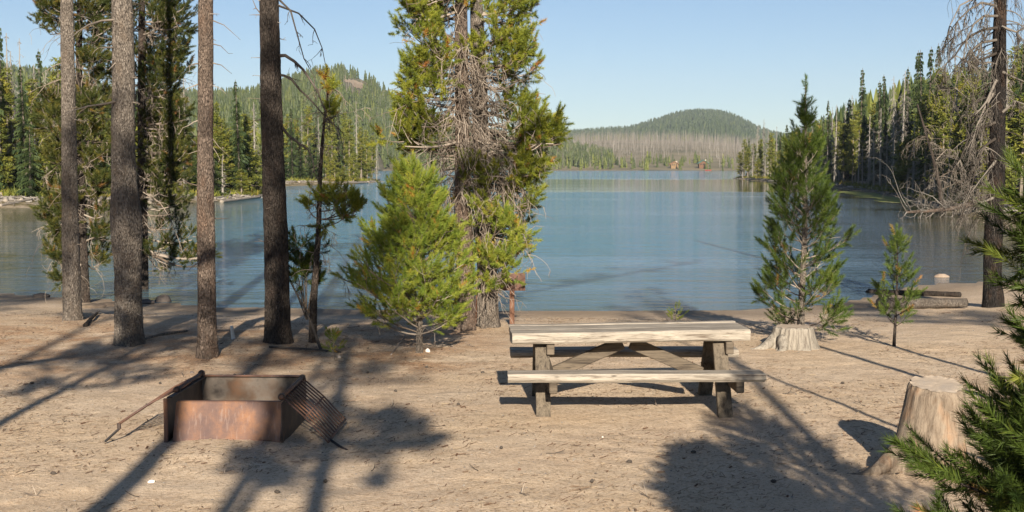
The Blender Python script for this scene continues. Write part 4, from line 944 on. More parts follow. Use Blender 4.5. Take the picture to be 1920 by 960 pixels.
def cones():
    r = np.random.RandomState(95); proto = None
    for i, (px, py) in enumerate([(300, 720), (690, 700), (742, 735), (610, 905), (905, 700), (860, 760), (1110, 905), (1180, 868), (940, 842), (100, 890), (60, 720), (520, 925), (1450, 905), (1300, 850), (1580, 720), (800, 690), (690, 655), (440, 705)]):
        g = G(px, py)
        if proto is None:
            mb = MB(); n = 9; t = np.linspace(0, 1, n); rad = .013*np.sin(np.pi*(.12+.83*t))**.8; path = np.stack([.042*t-.021, 0*t, 0*t+.012], 1)
            mb.tube(path, rad, 9, 0, .5, True, lambda rr, p, th: rr*(1+.3*np.sin(th*4.5+p[:, :1]*500)[...])); proto = mb.build('pine_cone', M['twig_dark'], origin=(0, 0, 0)); o = proto
        else: o = proto.copy(); C.objects.link(o)
        o.location = g; o.rotation_euler = (0, 0, r.rand()*6.28); tag(o, 'small brown fallen pine cone lying on the sand', 'pine cone', 'fallen pine cones')
    proto = None
    for i, (px, py) in enumerate([(120, 790), (250, 930), (700, 880), (820, 800), (890, 880), (1040, 850), (1210, 930), (980, 930), (1230, 760), (740, 760), (60, 930), (430, 890), (1090, 700), (1480, 740), (1610, 760), (340, 705), (880, 650)]):
        g = G(px, py)
        if i % 6 == 0:
            mb = MB(); rg_ = np.random.RandomState(300+i); dead(mb, np.array([-.07, 0, .006]), np.array([1, .1, .02]), .14+.05*rg_.rand(), .0035, 0, 1, rg_, 0, 6, .12, 2); proto = mb.build('twig', M['twig' if i % 12 else 'twig_dark'], origin=(0, 0, 0)); o = proto
        else: o = proto.copy(); C.objects.link(o)
        o.location = g; o.rotation_euler = (0, 0, r.rand()*6.28); tag(o, 'short dry broken twig lying on open sand', 'twig', 'fallen twigs on the sand')
cones()

# ------------------------------------------------------------------ far conifers: templates
def tmpl_fir(seed, Hh=14., rad=1.5, bare=.06, spiky=1.):
    r = np.random.RandomState(seed); t = MB(); c = MB()
    t.tube([(0, 0, -.6), (0, 0, Hh*.5), (0, 0, Hh)], [.17, .1, .02], 6, 0, .4)
    z = Hh*bare
    while z < Hh*.985:
        f = (z/Hh); L = rad*(1-f)**.75*(.55+.6*r.rand())+.12
        nb = 7 if f < .8 else 5
        for k in range(nb):
            a = r.rand()*6.28; Lb = L*(.65+.5*r.rand()); dz = -Lb*(.28+.3*r.rand()) if f < .85 else Lb*.1
            e = np.array([math.cos(a), math.sin(a)]); s = np.array([-e[1], e[0]])
            pts = []; tr = []; base = np.array([0, 0, z])
            m = 5
            for j in range(m):
                g0 = .12+.88*j/m; g1 = min(1.05, g0+.34); wd = (Lb*.42+.06)*(1-g0*.6)*(.7+.6*r.rand())
                sg = 1 if j % 2 else -1
                for sg in (-1, 1):
                    q0 = np.array([*(e*Lb*g0), z+dz*g0]); q1 = np.array([*(e*Lb*(g1+.05*r.randn())+s*sg*wd), z+dz*g1-.10-.26*r.rand()]); q2 = np.array([*(e*Lb*min(1, g0+.2)), z+dz*min(1, g0+.2)+.10])
                    i = len(pts); pts += [q0, q1, q2]; tr.append((i, i+1, i+2))
            c.add(np.array(pts), tr, None, 0, np.clip(.5+.22*r.randn(), 0, 1))
        z += .20+.14*r.rand()
    return t, c, Hh
def tmpl_pine(seed, Hh=12., rad=1.5, start=.25, dens=80):
    r = np.random.RandomState(seed); t = MB(); c = MB()
    t.tube(trunk_path([(0, 0, -.6), (.1*r.randn(), .1*r.randn(), Hh*.5), (0, 0, Hh*.97)], 7), np.linspace(.15, .03, 7), 6, 0, .75)
    for k in range(dens):
        f = start+(1-start)*(k+.5)/dens; z = Hh*f; L = rad*(1.05-f)**.55*(.35+.75*r.rand()); a = r.rand()*6.28; p0 = np.array([0, 0, z]); p1 = p0+np.array([math.cos(a)*L, math.sin(a)*L, .12*L+.1*r.randn()])
        t.tube([p0, (p0+p1)/2-np.array([0, 0, .06*L]), p1], [.03, .02, .01], 3, 0, .4, cap=False)
        tt = np.clip(.5+.2*r.randn(), 0, .95)
        for g in (1., .65) if f < .9 else (1.,):
            n = 20; q = p0+(p1-p0)*g; d = r.randn(n, 3); d[:, 2] = abs(d[:, 2])*.9-.15; d /= np.linalg.norm(d, axis=1)[:, None]
            s = np.cross(d, r.randn(n, 3)); s /= np.linalg.norm(s, axis=1)[:, None]; ln = (.22+.26*r.rand(n))[:, None]; b = q+r.randn(n, 3)*.13
            V = np.stack([b-s*.06, b+s*.06, b+d*ln], 1).reshape(-1, 3); c.add(V, np.arange(3*n).reshape(-1, 3), None, 0, tt)
    for k in range(10):
        z = Hh*start*(.3+.7*r.rand()); a = r.rand()*6.28; t.tube([(0, 0, z), (math.cos(a)*.6, math.sin(a)*.6, z-.2)], [.02, .01], 3, 0, .9, cap=False)
    return t, c, Hh
def tmpl_snag(seed, Hh=12., rad=.9, nb=130):
    r = np.random.RandomState(seed); t = MB(); c = MB(); c.tube([(0, 0, Hh*.06), (0, 0, Hh*.5), (0, 0, Hh*.99)], [.02, .015, .008], 3, 0, .6)
    t.tube(trunk_path([(0, 0, -.6), (0, 0, Hh*.5), (0, 0, Hh)], 7), np.linspace(.16, .025, 7), 6, 0, .95)
    for k in range(nb):
        z = Hh*(.08+.9*r.rand()**.9); f = z/Hh; L = rad*(1-f)**.6*(.3+.8*r.rand())+.1; a = r.rand()*6.28; e = np.array([math.cos(a), math.sin(a), 0])
        pts = np.array([(0, 0, z)+e*0, (0, 0, z)+e*L*.6-np.array([0, 0, .25*L]), (0, 0, z)+e*L-np.array([0, 0, .7*L])]); tt = r.rand()
        c.tube(pts, [.022, .016, .008], 3, 0, tt, cap=False)
        for j in range(4):
            q = pts[1]+(pts[2]-pts[1])*r.rand(); d = e*.3*r.rand()+r.randn(3)*.25+np.array([0, 0, -.35]); c.tube([q, q+d*L*.9], [.014, .007], 3, 0, tt, cap=False)
    return t, c, Hh
TEMPL = {'fir': [tmpl_fir(1, 14, 1.45), tmpl_fir(2, 14, 1.2, .04), tmpl_fir(3, 14, 1.7, .1), tmpl_fir(4, 9, 1.75, .02)],
         'pine': [tmpl_pine(5, 12, 1.5, .22), tmpl_pine(6, 12, 1.25, .12, 90), tmpl_pine(7, 12, 1.7, .35, 70), tmpl_pine(8, 7, 1.5, .03, 80)],
         'snag': [tmpl_snag(9), tmpl_snag(10, 12, .7, 90), tmpl_snag(11, 12, 1.2, 170), tmpl_snag(12, 12, .35, 30)]}
NM = {'fir': 'fir_tree', 'pine': 'pine_tree', 'snag': 'dead_tree'}
CATN = {'fir': 'fir tree', 'pine': 'pine tree', 'snag': 'dead tree'}
LBK = {'fir': ['tall narrow dark green fir', 'short bushy green fir'], 'pine': ['tall olive green pine', 'short yellow green pine'], 'snag': ['tall grey bare dead tree', 'short grey bare dead tree']}
MT = {'fir': ('fartrunk', 'fir'), 'pine': ('fartrunk', 'farpine'), 'snag': ('snagw', 'farsnag')}
PROTO = {}
FAR = []
def far_tree(px, ytop, kind, D, bank, var=None, wide=1.):
    X = P(px, 312, D)[0]; zb = Hs(X, D)
    if sdf([X], [D])[0] < .6: return
    zt = P(px, ytop, D)[2]; h = zt-zb
    if h < 1: return
    var = random.randrange(3) if var is None else var
    if h < 5.5 and kind != 'snag': var = 3
    key = (kind, var); Hh = TEMPL[kind][var][2]
    r = bpy.data.objects.new(NM[kind], None); C.objects.link(r); r.empty_display_size = .2
    if key not in PROTO:
        t, c, _ = TEMPL[kind][var]
        a = t.build('trunk', M[MT[kind][0]]); b = c.build('crown' if kind != 'snag' else 'bare_branches', M[MT[kind][1]])
        a.parent = r; b.parent = r; PROTO[key] = (a, b)
    else:
        for q in PROTO[key]:
            cc = q.copy(); C.objects.link(cc); cc.parent = r
    s = h/Hh; sx = (s*.55+.45)*random.uniform(.85, 1.2)*wide if s < 1 else s**.6*random.uniform(.85, 1.15)*wide
    r.location = (X, D, zb-.05); r.scale = (sx, sx, s); r.rotation_euler = (random.uniform(-.02, .02), random.uniform(-.03, .03), random.random()*6.28)
    r['category'] = CATN[kind]; r['group'] = 'trees on the %s bank' % bank
    FAR.append((px, D, kind, h, bank, r))

def rbD(px): return float(np.interp(px, [1372, 1390, 1440, 1500, 1600, 1700, 1760, 1800, 1860, 1960], [285, 268, 232, 196, 146, 109, 86, 80, 72, 66]))
def lbD(px): return float(np.interp(px, [-60, 0, 200, 400, 488, 500, 560, 640, 715, 725], [84, 85, 90, 99, 112, 170, 180, 190, 216, 225]))
right = [(1388, 285, 'pine'), (1396, 262, 'pine'), (1404, 258, 'fir'), (1412, 270, 'pine'), (1418, 232, 'snag'), (1425, 262, 'pine'), (1432, 222, 'snag'), (1440, 240, 'snag'), (1446, 250, 'pine'), (1455, 236, 'snag'), (1462, 245, 'fir'), (1474, 232, 'fir'), (1483, 250, 'pine'),
 (1495, 240, 'snag'), (1510, 245, 'pine'), (1522, 238, 'snag'), (1533, 225, 'pine'), (1542, 214, 'fir'), (1551, 186, 'fir'), (1560, 200, 'snag'), (1567, 196, 'snag'), (1573, 230, 'pine'), (1581, 190, 'snag'), (1590, 183, 'fir'), (1598, 178, 'snag'), (1604, 210, 'pine'), (1611, 126, 'fir'), (1622, 160, 'fir'), (1629, 215, 'snag'), (1636, 195, 'pine'),
 (1648, 150, 'fir'), (1660, 138, 'fir'), (1668, 220, 'snag'), (1676, 142, 'snag'), (1683, 200, 'pine'), (1690, 132, 'snag'), (1701, 124, 'fir'), (1713, 93, 'fir'), (1720, 210, 'pine'), (1729, 92, 'fir'), (1738, 86, 'fir'), (1748, 150, 'snag'), (1757, 80, 'fir'), (1766, 130, 'pine'), (1777, 150, 'fir'), (1789, 140, 'snag'), (1800, 125, 'pine'),
 (1812, 95, 'fir'), (1826, 120, 'pine'), (1838, 100, 'snag'), (1850, 110, 'fir'), (1888, 95, 'snag'), (1897, 90, 'pine'), (1908, 75, 'fir'), (1919, 100, 'pine'), (1932, 70, 'fir')]
for i, (px, yt, k) in enumerate(right):
    far_tree(px, yt, k, (rbD(px)+3)*(1+.06+.16*((i*7) % 5)/5), 'right', 1 if (k == 'fir' and yt < 165) else None)
rr2 = random.Random(5)
for i in range(48):
    px = 1376+ (1925-1376)*(i+.5*rr2.random())/48; yb = 312+2400*2.2/rbD(px); k = rr2.choice(['pine', 'pine', 'snag', 'snag', 'pine', 'snag'])
    far_tree(px, yb-(yb-float(np.interp(px, [1380, 1600, 1760, 1930], [268, 200, 160, 150])))*rr2.uniform(.45, .95), k, rbD(px)+1.5+rr2.random()*6, 'right')
left = [(-20, 60, 'fir'), (6, 45, 'fir'), (18, 60, 'snag'), (28, 95, 'snag'), (40, 70, 'snag'), (50, 120, 'fir'), (60, 150, 'pine'), (80, 90, 'fir'), (90, 130, 'snag'), (110, 110, 'pine'), (170, 140, 'pine'), (190, 150, 'snag'), (290, 150, 'pine'), (310, 120, 'snag'), (335, 160, 'pine'), (350, 130, 'snag'),
 (404, 195, 'pine'), (412, 215, 'snag'), (420, 225, 'pine'), (432, 240, 'pine'), (450, 148, 'fir'), (458, 215, 'pine'), (470, 225, 'pine'), (478, 190, 'snag'), (540, 215, 'pine'), (548, 200, 'fir'), (556, 225, 'pine'), (566, 210, 'snag'), (578, 200, 'pine'), (590, 215, 'fir'), (622, 195, 'pine'), (634, 205, 'fir'), (645, 212, 'pine'), (655, 225, 'pine'), (669, 188, 'snag'), (676, 240, 'pine'),
 (688, 245, 'pine'), (697, 255, 'pine'), (706, 262, 'snag'), (714, 275, 'fir'), (610, 230, 'pine'), (600, 215, 'snag'), (530, 230, 'fir'), (20, 130, 'pine'), (70, 120, 'snag')]
for i, (px, yt, k) in enumerate(left):
    far_tree(px, yt, k, (lbD(px)+3)*(1+.03+.12*((i*7) % 5)/5), 'left', 1 if (k == 'fir' and yt < 165) else None)
for i in range(46):
    px = -15+735*(i+.5*rr2.random())/46; k = rr2.choice(['pine', 'pine', 'pine', 'fir', 'fir', 'pine', 'fir', 'snag'])
    yb = 312+2400*2.2/lbD(px); far_tree(px, yb-(yb-float(np.interp(px, [0, 300, 480, 500, 720], [180, 200, 225, 225, 275])))*rr2.uniform(.3, .9), k, lbD(px)+2.+rr2.random()*8, 'left')

for i in range(16):
    px = 1945+19*i; far_tree(px, 312-rr2.uniform(110, 240), rr2.choice(['pine', 'fir', 'snag', 'pine']), 76+14*((i*5) % 4)/3, 'right')
for i in range(12):
    px = -40-19*i; far_tree(px, 312-rr2.uniform(110, 230), rr2.choice(['pine', 'fir', 'pine', 'snag']), 92+14*((i*5) % 4)/3, 'left')
ORD = ['first', 'second', 'third', 'fourth', 'fifth', 'sixth', 'seventh', 'eighth', 'ninth', 'tenth', 'eleventh', 'twelfth', 'thirteenth', 'fourteenth']
SEG = {'left': [(-900, 'beyond the left edge of the picture'), (-25, 'left of the leftmost trunk'), (135, 'behind the leftmost pair of trunks'), (235, 'between thickest and slim brown trunk'), (388, 'between slim brown and dark trunk'), (515, 'between dark trunk and slim half dead pine'), (603, 'left of the bright young pine'), (690, 'at the tip of the left point')],
       'right': [(0, 'at the far tip of the right point'), (1425, 'left of the tall leader pine'), (1500, 'just right of the tall leader pine'), (1560, 'above the gap before the sapling'), (1630, 'directly above the lone sapling'), (1700, 'left of the leaning dead tree'), (1755, 'left of the blackened dead pine'), (1865, 'right of the blackened dead pine'), (1942, 'beyond the right edge of the picture')]}
grp = {}
for (px, D, kind, h, bank, o) in FAR:
    seg = [s for x, s in SEG[bank] if px >= x][-1]; o_ = (bank, seg, kind, 0 if h > 7.5 else 1); grp.setdefault(o_, []).append((px, o))
for (bank, seg, kind, sz), L in grp.items():
    L.sort(key=lambda q: q[0])
    for i, (px, o) in enumerate(L):
        nm = LBK[kind][sz]
        o['label'] = ('%s, %s' % (nm, seg)) if len(L) == 1 else '%s %s from left, %s' % (ORD[min(i, 13)], nm.replace('narrow ', '').replace('bare ', ''), seg)
        o['label'] += ' on %s bank' % bank if len((o['label']).split()) < 13 else ''

# ------------------------------------------------------------------ driftwood logs on the banks
def drift(px0, py0, px1, py1, r, i, label, lift=.05):
    a = np.array([*wp(px0, py0), 0]); b = np.array([*wp(px1, py1), 0]); a[2] = max(Hs(a[0], a[1]), WATER)+lift; b[2] = max(Hs(b[0], b[1]), WATER)+lift*1.5
    log('driftwood_log', label, a, b, r, 'drift', i, 'driftwood logs on the banks', 'log', 2)
LL = [(0, 384, 78, 354, .17, 'long bleached log slanting down to the water at the left edge'), (10, 388, 70, 372, .13, 'bleached log lying low at the left edge waterline'), (40, 387, 76, 366, .12, 'short bleached log leaning on the long left edge log'), (20, 372, 60, 357, .11, 'thin grey log topmost of the left edge pile'), (0, 390, 60, 386, .1, 'dark wet log at the foot of the left edge pile'),
      (400, 376, 470, 366, .14, 'bleached log on the point between slim brown and dark trunk'), (415, 380, 488, 371, .12, 'grey log at the waterline between slim brown and dark trunk'), (440, 371, 486, 360, .1, 'thin log on top of the point left of the dark trunk'), (185, 384, 230, 372, .14, 'bleached log between the two leftmost trunks'), (280, 382, 350, 374, .13, 'grey log on the bank behind the hanging dead limbs'),
      (560, 347.5, 610, 345.5, .16, 'bleached log on the far left shore behind the slim half dead pine'), (640, 346, 690, 343.5, .18, 'bleached log on the shore at the left point'), (690, 343.5, 712, 337, .2, 'pale log end sticking out at the tip of the left point')]
for i, (a, b, c, d, r, l) in enumerate(LL): drift(a, b, c, d, r, 100+i, l)
RL = [(1400, 337.5, 1440, 338.5, 'far right point, just left of the tall leader pine'), (1440, 341, 1490, 343, 'far right shore behind the tall leader pine'), (1540, 349, 1600, 352, 'right shore just right of the tall leader pine'), (1590, 354, 1640, 358, 'right shore above the weedy water'), (1630, 358, 1690, 363, 'right shore above the lone sapling'), (1610, 351, 1665, 354, 'upper right shore above the lone sapling'),
      (1680, 366, 1740, 374, 'right shore left of the leaning dead tree'), (1700, 364, 1745, 366, 'upper right shore behind the leaning dead tree'), (1745, 378, 1790, 384, 'right shore at the foot of the leaning dead tree'), (1790, 392, 1850, 388, 'right shore left of the blackened dead pine'), (1880, 400, 1935, 408, 'right shore right of the blackened dead pine'), (1885, 378, 1930, 380, 'upper right shore right of the blackened dead pine'),
      (1660, 352, 1700, 358, 'under the trees above the lone sapling'), (1820, 378, 1855, 374, 'under the trees left of the blackened dead pine')]
for i, (a, b, c, d, l) in enumerate(RL): drift(a, b, c, d, .12+.05*(i % 3), 130+i, ('bleached' if i % 2 else 'grey')+' log on the '+l if not l.startswith('under') else 'bleached log '+l, .06)
# loose bleached debris along the banks
def debris():
    r = np.random.RandomState(77); mb = MB(); k = 0
    while k < 3200:
        if r.rand() < .6: px = 1375+560*r.rand(); D = rbD(px)*1.0+r.randn()*2.2-1
        else: px = -20+740*r.rand(); D = lbD(px)+r.randn()*2.-1
        X = P(px, 312, D)[0]; s = sdf([X], [D])[0]
        if s < -.3 or s > 6: continue
        a = r.rand()*6.28; L = .25+.9*r.rand()**2; z = Hs(X, D)+.03; e = np.array([math.cos(a), math.sin(a), .15*r.randn()]); p = np.array([X, D, z]); mb.tube([p-e*L/2, p+e*L/2], [.03+.04*r.rand()**2, .02], 4, 0, r.rand()); k += 1
    tag(mb.build('driftwood_debris', M['snagw']), 'loose bleached driftwood bits along both banks', 'driftwood', kind='stuff')
debris()
def shrubs():
    r = np.random.RandomState(78); mb = MB()
    for _ in range(900):
        if r.rand() < .5: px = 1375+560*r.rand(); D = rbD(px)+2+8*r.rand()
        else: px = -20+740*r.rand(); D = lbD(px)+1.5+8*r.rand()
        X = P(px, 312, D)[0]
        if sdf([X], [D])[0] < .8: continue
        z = Hs(X, D); n = 26; s = .25+.45*r.rand(); b = np.array([X, D, z])+r.randn(n, 3)*np.array([s*.6, s*.6, .05]); d = r.randn(n, 3); d[:, 2] = abs(d[:, 2])+.5; d /= np.linalg.norm(d, axis=1)[:, None]
        sd = np.cross(d, r.randn(n, 3)); sd /= np.linalg.norm(sd, axis=1)[:, None]; V = np.stack([b-sd*.05, b+sd*.05, b+d*s*(.5+.8*r.rand(n, 1))], 1).reshape(-1, 3); mb.add(V, np.arange(3*n).reshape(-1, 3), None, 0, np.clip(.6+.25*r.randn(), 0, 1))
    tag(mb.build('undergrowth', M['farpine']), 'low olive undergrowth and grass below the bank trees', 'undergrowth', kind='stuff')
shrubs()
def weed():
    mb = MB(); pts = [(1578, 359), (1620, 361.5), (1660, 366.5), (1695, 374), (1712, 380)]; inn = []; out = []
    for i, (x, y) in enumerate(pts):
        a = np.array([*wp(x, y), WATER+.004]); f = (i+.3)/len(pts); inn.append(a+np.array([1.5, 2.5, 0])); out.append(a+np.array([-1.8, -1.5, 0])*(.4+math.sin(f*3))*1.2)
    v = np.array([trunk_path(inn, 40), trunk_path([(np.array(a)+np.array(b))/2 for a, b in zip(inn, out)], 40), trunk_path(out, 40)]); v[:, :, 2] = WATER+.004
    r = np.random.RandomState(3); v[2, :, :2] += r.randn(40, 2)*.35
    mb.grid(v); tag(mb.build('water_weed', M['algae']), 'yellow green weed mat in the shallows below the right bank', 'water weed', kind='stuff')
weed()

# ------------------------------------------------------------------ hills and far forest
def ridge(name, crest, D0, D1, mat, back=500, sh=1.4, nx=140, ny=40, zb=-.3, seed=1, rough=.04, px0=None, Dc=None):
    xs = [c[0] for c in crest]; ys = [c[1] for c in crest]; px = np.linspace(xs[0], xs[-1], nx); cy = np.interp(px, xs, ys)
    v = np.zeros((ny+12, nx, 3))
    for j in range(ny+12):
        if j < ny: t = j/(ny-1); D = D0+(D1-D0)*t; f = (t**sh)*(1+.25*(1-t)) ; f = min(1, f*(1 if t < 1 else 1))
        else: t = (j-ny+1)/12; D = D1+back*t; f = 1-t*t*1.05
        if j < ny and Dc is not None: D = Dc(px)+(D1-Dc(px))*t
        X = (px-960)/F*D1*(1+.0)*(D/D1)**(1.0 if j < ny else .0)
        z = (312-cy)/F*D1+CAMZ; zz = zb+(z-zb)*f*(1+rough*fbm(px*.02, D*.01+np.zeros(nx), 0, 3, seed)*(1-f if j < ny else 0)*4)
        v[j] = np.stack([X, D+np.zeros(nx), zz], 1)
    mb = MB(); mb.grid(v); tag(mb.build(name, mat, smooth=True), kind='structure'); return v[:ny]
def sample(v, n, rng, cond=None):
    a, b = v.shape[:2]; fi = rng.rand(n)**.8*(a-1.001); fj = rng.rand(n)*(b-1.001); i = fi.astype(int); j = fj.astype(int); u = (fi-i)[:, None]; w = (fj-j)[:, None]
    p = v[i, j]*(1-u)*(1-w)+v[i+1, j]*u*(1-w)+v[i, j+1]*(1-u)*w+v[i+1, j+1]*u*w
    px = 960+p[:, 0]/p[:, 1]*F; py = 312-(p[:, 2]-CAMZ)/p[:, 1]*F; t = fi/(a-1)
    if cond is not None: k = cond(px, py, t, rng); p = p[k]
    return p
def lp_conifer(seed):
    r = np.random.RandomState(seed); V = []; T = []
    for k in range(6):
        z0 = .05+.15*k; z1 = z0+.30 if k < 5 else 1.0; rad = .13*(1-z0)**.8+.015; n = 6
        a0 = r.rand()*6.28; b = len(V)
        for j in range(n): a = a0+j*6.283/n; q = rad*(.6+.7*r.rand()); V.append((math.cos(a)*q, math.sin(a)*q, z0-.03+.06*r.rand()))
        V.append((0, 0, z1))
        for j in range(n): T.append((b+j, b+(j+1) % n, b+n))
    return np.array(V), np.array(T)
def lp_snag(seed):
    r = np.random.RandomState(seed); V = []; T = []
    for a, b2 in ((0, 1.0),):
        w = .011; V += [(-w, 0, 0), (w, 0, 0), (0, 0, 1), (0, -w, 0), (0, w, 0), (0, 0, 1)]; T += [(0, 1, 2), (3, 4, 5)]
    for k in range(9):
        z = .15+.8*r.rand(); a = r.rand()*6.28; L = .09*(1.1-z)*(.4+r.rand()); b = len(V); V += [(0, 0, z+.014), (0, 0, z-.004), (math.cos(a)*L, math.sin(a)*L, z-.06*r.rand())]; T.append((b, b+1, b+2))
    return np.array(V), np.array(T)
LPC = [lp_conifer(k) for k in range(4)]; LPS = [lp_snag(k) for k in range(4)]
def forest(name, pts, h, mat, label, tem, seed, wide=1., tint=(.5, .2), cat='forest'):
    r = np.random.RandomState(seed); mb = MB(); n = len(pts); k = r.randint(0, len(tem), n); hs = h*(.55+.6*r.rand(n)); tt = np.clip(tint[0]+tint[1]*r.randn(n), 0, 1); an = r.rand(n)*6.28
    for i, (V, T) in enumerate(tem):
        q = k == i; m = q.sum()
        if not m: continue
        ca, sa = np.cos(an[q])[:, None], np.sin(an[q])[:, None]; s = hs[q][:, None]
        X = (V[None, :, 0]*ca-V[None, :, 1]*sa)*s*wide; Y = (V[None, :, 0]*sa+V[None, :, 1]*ca)*s*wide; Z = V[None, :, 2]*s-.3
        W_ = np.stack([X, Y, Z], -1)+pts[q][:, None, :]; mb.add(W_.reshape(-1, 3), (T[None]+(np.arange(m)*len(V))[:, None, None]).reshape(-1, 3), None, 0, np.repeat(tt[q], len(V)))
    tag(mb.build(name, mat), label, cat, kind='stuff')
rg = np.random.RandomState(100)
hv = ridge('wooded_hill', [(-500, 200), (-200, 150), (-20, 135), (120, 150), (250, 190), (400, 186), (450, 184), (500, 176), (545, 160), (590, 147), (640, 139), (680, 150), (710, 168), (740, 190), (780, 215), (840, 238), (900, 255), (980, 270), (1060, 280), (1150, 300)], 420, 1150, M['hill'], seed=2, sh=1.1, Dc=lambda p: np.interp(p, [-500, 640, 730, 1150], [420, 430, 830, 830]))
bare = lambda px, py: (((px-664)/30)**2+((py-168)/20)**2 < 1+.5*vnoise(px*.1, py*.1))
pts = sample(hv, 12500, rg, lambda px, py, t, r: (~bare(px, py)) & (px > -150))
forest('hill_forest', pts, 10.5, M['farpine'], 'dense green forest covering the left hill', LPC, 1, 1.15, (.02, .16))
pts = sample(hv, 3000, rg, lambda px, py, t, r: (r.rand(len(px)) < np.where(px > 690, 1., .35)) & (px > -100))
forest('hill_snags', pts, 12, M['farsnag'], 'grey dead trees standing among the left hill forest', LPS, 2, 1.0, (.2, .2))
mb = MB()
# bare rock patch just below the left summit, laid on the slope
a_, b_ = hv.shape[:2]; sel = []
PXs = 960+hv[..., 0]/hv[..., 1]*F; PYs = 312-(hv[..., 2]-CAMZ)/hv[..., 1]*F
v2 = hv[20:, :, :].copy(); 
xs_ = np.linspace(636, 692, 40); rows = np.linspace(.72, 1.0, 16); patchv = np.zeros((16, 40, 3))
px_line = np.linspace(-500, 1150, b_)
for i, t in enumerate(rows):
    for j, x in enumerate(xs_):
        cen = .85+.02*math.sin(x*.12); hw = .075*(1+.5*float(vnoise(x*.2, 3.)))*math.sqrt(max(0, 1-((x-664)/28)**2)); tt = cen+hw*(i/7.5-1); fi = tt*(a_-1); i0 = min(int(fi), a_-2); fj = (x+500)/1650*(b_-1); j0 = int(fj); u, w = fi-i0, fj-j0
        patchv[i, j] = hv[i0, j0]*(1-u)*(1-w)+hv[i0+1, j0]*u*(1-w)+hv[i0, j0+1]*(1-u)*w+hv[i0+1, j0+1]*u*w+np.array([0, -.6, .35])
mb.grid(patchv); tag(mb.build('bare_rock_slope', M['scree'], smooth=True), kind='structure')
sv = ridge('burnt_slope', [(560, 290), (700, 280), (860, 276), (1000, 270), (1060, 266), (1120, 262), (1200, 262), (1300, 264), (1380, 270), (1460, 284), (1600, 296), (1900, 300)], 800, 1500, M['burnt'], 300, 1.0, seed=5)
pts = sample(sv, 9500, rg, lambda px, py, t, r: (px > 700) & (px < 1480) & (r.rand(len(px)) < np.where(t < .35, .30, 1)) & (t > .03))
forest('burnt_forest', pts, 13, M['farsnag'], 'band of grey burnt dead trees across the far shore slope', LPS, 3, 1.3, (.15, .25))
pts = sample(sv, 7000, rg, lambda px, py, t, r: ((t < .16) & (r.rand(len(px)) < np.interp(px, [700, 1100, 1180, 1300, 1480], [1, 1, .6, .5, .7]))) | ((px > 1400) & (r.rand(len(px)) < .6)) | ((px < 1000) & (r.rand(len(px)) < .5)) | ((t > .9) & (r.rand(len(px)) < .6)))
forest('shore_forest', pts, 7, M['farpine'], 'low green young forest along the far shore', LPC, 4, 1.3, (.2, .16))
rv = ridge('far_hill', [(700, 262), (1000, 262), (1060, 259), (1110, 255), (1180, 250), (1205, 243), (1230, 235), (1260, 225), (1295, 219), (1330, 218), (1365, 224), (1390, 234), (1410, 246), (1440, 258), (1480, 266), (1560, 272), (1700, 280)], 1400, 2500, M['hill'], seed=7, sh=1.0)
pts = sample(rv, 22000, rg, lambda px, py, t, r: (px > 980) & (px < 1620) & (py < 276))
forest('far_hill_forest', pts, 16, M['fir'], 'dense dark forest covering the far right hill', LPC, 5, 1.25, (.3, .25))
ridge('far_mountain', [(1440, 300), (1480, 262), (1500, 244), (1515, 232), (1525, 226), (1535, 233), (1548, 240), (1570, 250), (1620, 275), (1680, 300)], 4000, 4600, M['mtn'], seed=9, sh=1.)
# mass of forest behind both banks
def bankwood(px0, px1, dfun, off, n, ytop, seed, nm, lb, c2=.78):
    r = np.random.RandomState(seed); px = px0+(px1-px0)*r.rand(n); D = np.array([dfun(x) for x in px])*(off[0]+(off[1]-off[0])*r.rand(n)); X = (px-960)/F*D; k = sdf(X, D) > 3; X, D, px = X[k], D[k], px[k]; Z = H(X, D)
    p = np.stack([X, D, Z], 1); hh = (312-np.interp(px, *ytop))/F*D+CAMZ-Z; idx = r.rand(len(p)) < 2
    mb = MB()
    kk = r.rand(len(p)); out = []
    for lo, hi, mi, tem in ((0, .5, 0, LPC), (.5, c2, 1, LPC), (c2, 1, 2, LPS)):
        q = (kk >= lo) & (kk < hi); P_ = p[q]; h_ = hh[q]*(.55+.4*r.rand(q.sum()))
        for (V, T), part in zip(tem, np.array_split(np.arange(len(P_)), len(tem))):
            if not len(part): continue
            W_ = V[None]*h_[part][:, None, None]*np.array([1., 1., 1])+P_[part][:, None, :]; mb.add(W_.reshape(-1, 3), (T[None]+(np.arange(len(part))*len(V))[:, None, None]).reshape(-1, 3), None, mi, np.repeat(np.clip(.22+.16*r.randn(len(part)), 0, 1), len(V)))
    tag(mb.build(nm, [M['farpine'], M['fir'], M['farsnag']]), lb, 'forest', kind='stuff')
bankwood(1378, 2250, lambda x: rbD(x)*(1+.35*min(1, max(0, (x-1880)/60))), (1.2, 1.8), 1400, ([1378, 1500, 1600, 1700, 1760, 2150], [268, 232, 170, 130, 112, 105]), 11, 'bank_forest', 'dense mixed forest behind the right bank trees')
bankwood(-250, 712, lbD, (1.14, 1.7), 800, ([-250, 0, 120, 300, 400, 700], [110, 110, 130, 170, 215, 262]), 12, 'bank_forest', 'dense mixed forest behind the left bank trees', .9)

